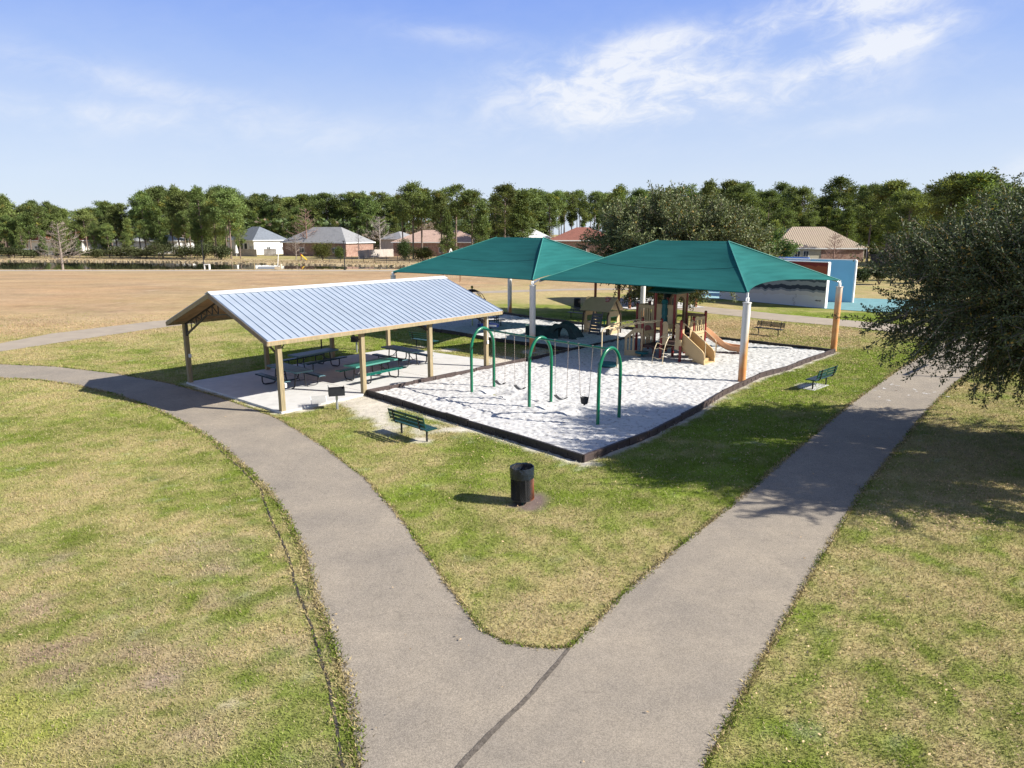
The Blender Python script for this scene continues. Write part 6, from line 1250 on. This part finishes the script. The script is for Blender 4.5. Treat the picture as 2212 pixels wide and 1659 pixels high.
p = G(600, 583); t = thing('pump_unit', 'white pump unit with a tall leaning pole at the pond edge', 'pump', tuple(p)); m = MB(); m.tube([(0, 0, .3), (.35, 0, 3.3)], .06, 6); m.build('pole', M['white'], t); m = MB(); m.box((0, 0, .35), (.9, .5, .4)); m.tube([(.6, 0, .3), (.6, 0, 1.0)], .22, 8); m.build('housing', mat('cream_plastic', (.6, .5, .35), .6), t)
p = G(550, 583); m = MB(); m.tube([(p.x, p.y, 0), (p.x, p.y, 1.75)], .08, 6); tag(m.build('wooden_post', M['lumber']), 'bare wooden post at the near edge of the pond', 'post')
m = MB(); q = at(579, 577, 125.6); m.tube([(q.x-1.7, q.y, -.05), (q.x+1.8, q.y+.1, -.05)], .5, 16); tag(m.build('culvert_pipe', mat('wet_grey_pipe', (.20, .215, .23), .5), smooth=True), 'pale grey pipe lying half under water at the pond edge', 'pipe')
p = W_(512, 190); t = thing('garden_umbrella', 'closed white umbrella on the porch of the white house', 'umbrella', (p[0], p[1], 0)); m = MB(); m.tube([(0, 0, 0), (0, 0, 1.2)], .05, 6); m.build('pole', M['white'], t); m = MB(); m.tube([(0, 0, .9), (0, 0, 1.6), (0, 0, 3.6)], [.5, .4, .05], 10); m.build('cloth', M['white'], t)
p = W_(657, 163); t = thing('yellow_slide', 'small yellow garden slide beside the rounded green shrub', 'slide', (p[0], p[1], 0)); m = MB(); m.beam((-.6, 0, 1.3), (.6, 0, .15), .6, .10); m.build('chute', mat('yellow_plastic', (.75, .45, .01), .5), t); m = MB(); m.tube([(-.65, .3, 0), (-.65, .3, 1.6)], .05, 6); m.tube([(-.65, -.3, 0), (-.65, -.3, 1.6)], .05, 6); m.build('ladder', M['red'], t)
p = W_(973, 152); t = thing('triangle_frame', 'white triangular frame with netting left of the far teal canopy', 'frame', (p[0], p[1], 0)); m = MB()
for s in (-1, 1): m.tube([(-1.1, s*.8, 0), (.1, s*.8, 2.9)], .06, 6); m.tube([(1.3, s*.8, 0), (.1, s*.8, 2.9)], .06, 6)
m.tube([(.1, -.8, 2.9), (.1, .8, 2.9)], .06, 6); m.tube([(-1.1, -.8, .1), (1.3, -.8, .1)], .06, 6); m.build('frame', M['white'], t); m = MB(); m.slab([(-1.1, -.8, 0), (-1.1, .8, 0), (.1, .8, 2.9), (.1, -.8, 2.9)], .03); m.build('netting', mat('grey_netting', (.45, .47, .48), .8), t)
t = thing('old_swing_frame', 'rusty brown swing frame far out on the dry field under the canopy edge', 'swing set', tuple(G(975, 608))); o = G(975, 608); m = MB()
for px in (957, 994):
    q = G(px, 609)-o
    for s in (-1, 1): m.tube([q+Vector((0, s*1.1, 0)), q+Vector((0, s*.15, 2.6))], .05, 6)
m.tube([G(957, 609)-o+Z*2.6, G(994, 609)-o+Z*2.6], .05, 6); m.build('frame', mat('rusty_tube', (.26, .15, .08), .8), t)
for px in (970, 982):
    q = G(px, 609)-o; m = MB(); m.tube([q+Vector((-.28, 0, 2.6)), q+Vector((-.25, 0, .5)), q+Vector((.25, 0, .5)), q+Vector((.28, 0, 2.6))], .018, 4); m.build('swing', M['chain'], t)
# goal frame behind the foreground tree, whose shadow crosses the path
g0 = G(1952, 811); hh = 2.5; off = -SH*(hh/math.tan(SUN_EL)); a = Vector((g0.x+off.x, g0.y+off.y, 0)); dd = (G(2040, 770)-G(1952, 811)).normalized()
t = thing('goal_frame', 'plain metal tube frame behind the foreground tree beside the path', 'goal frame', tuple(a)); m = MB(); bk = Vector((.9, -.35, 0))
for k in (0, 3.6): m.tube([dd*k, dd*k+Z*hh], .06, 8); m.tube([dd*k+Z*hh, dd*k+bk*1.4+Z*.0], .03, 8)
m.tube([Z*hh, dd*3.6+Z*hh], .06, 8); m.build('frame', M['galv'], t)
sheet('right_court', [(24.5, 26.5), (34, 22), (42, 34), (32, 41)], .012, mat('teal_court_right', (.20, .36, .36), .8, .12, 1.))
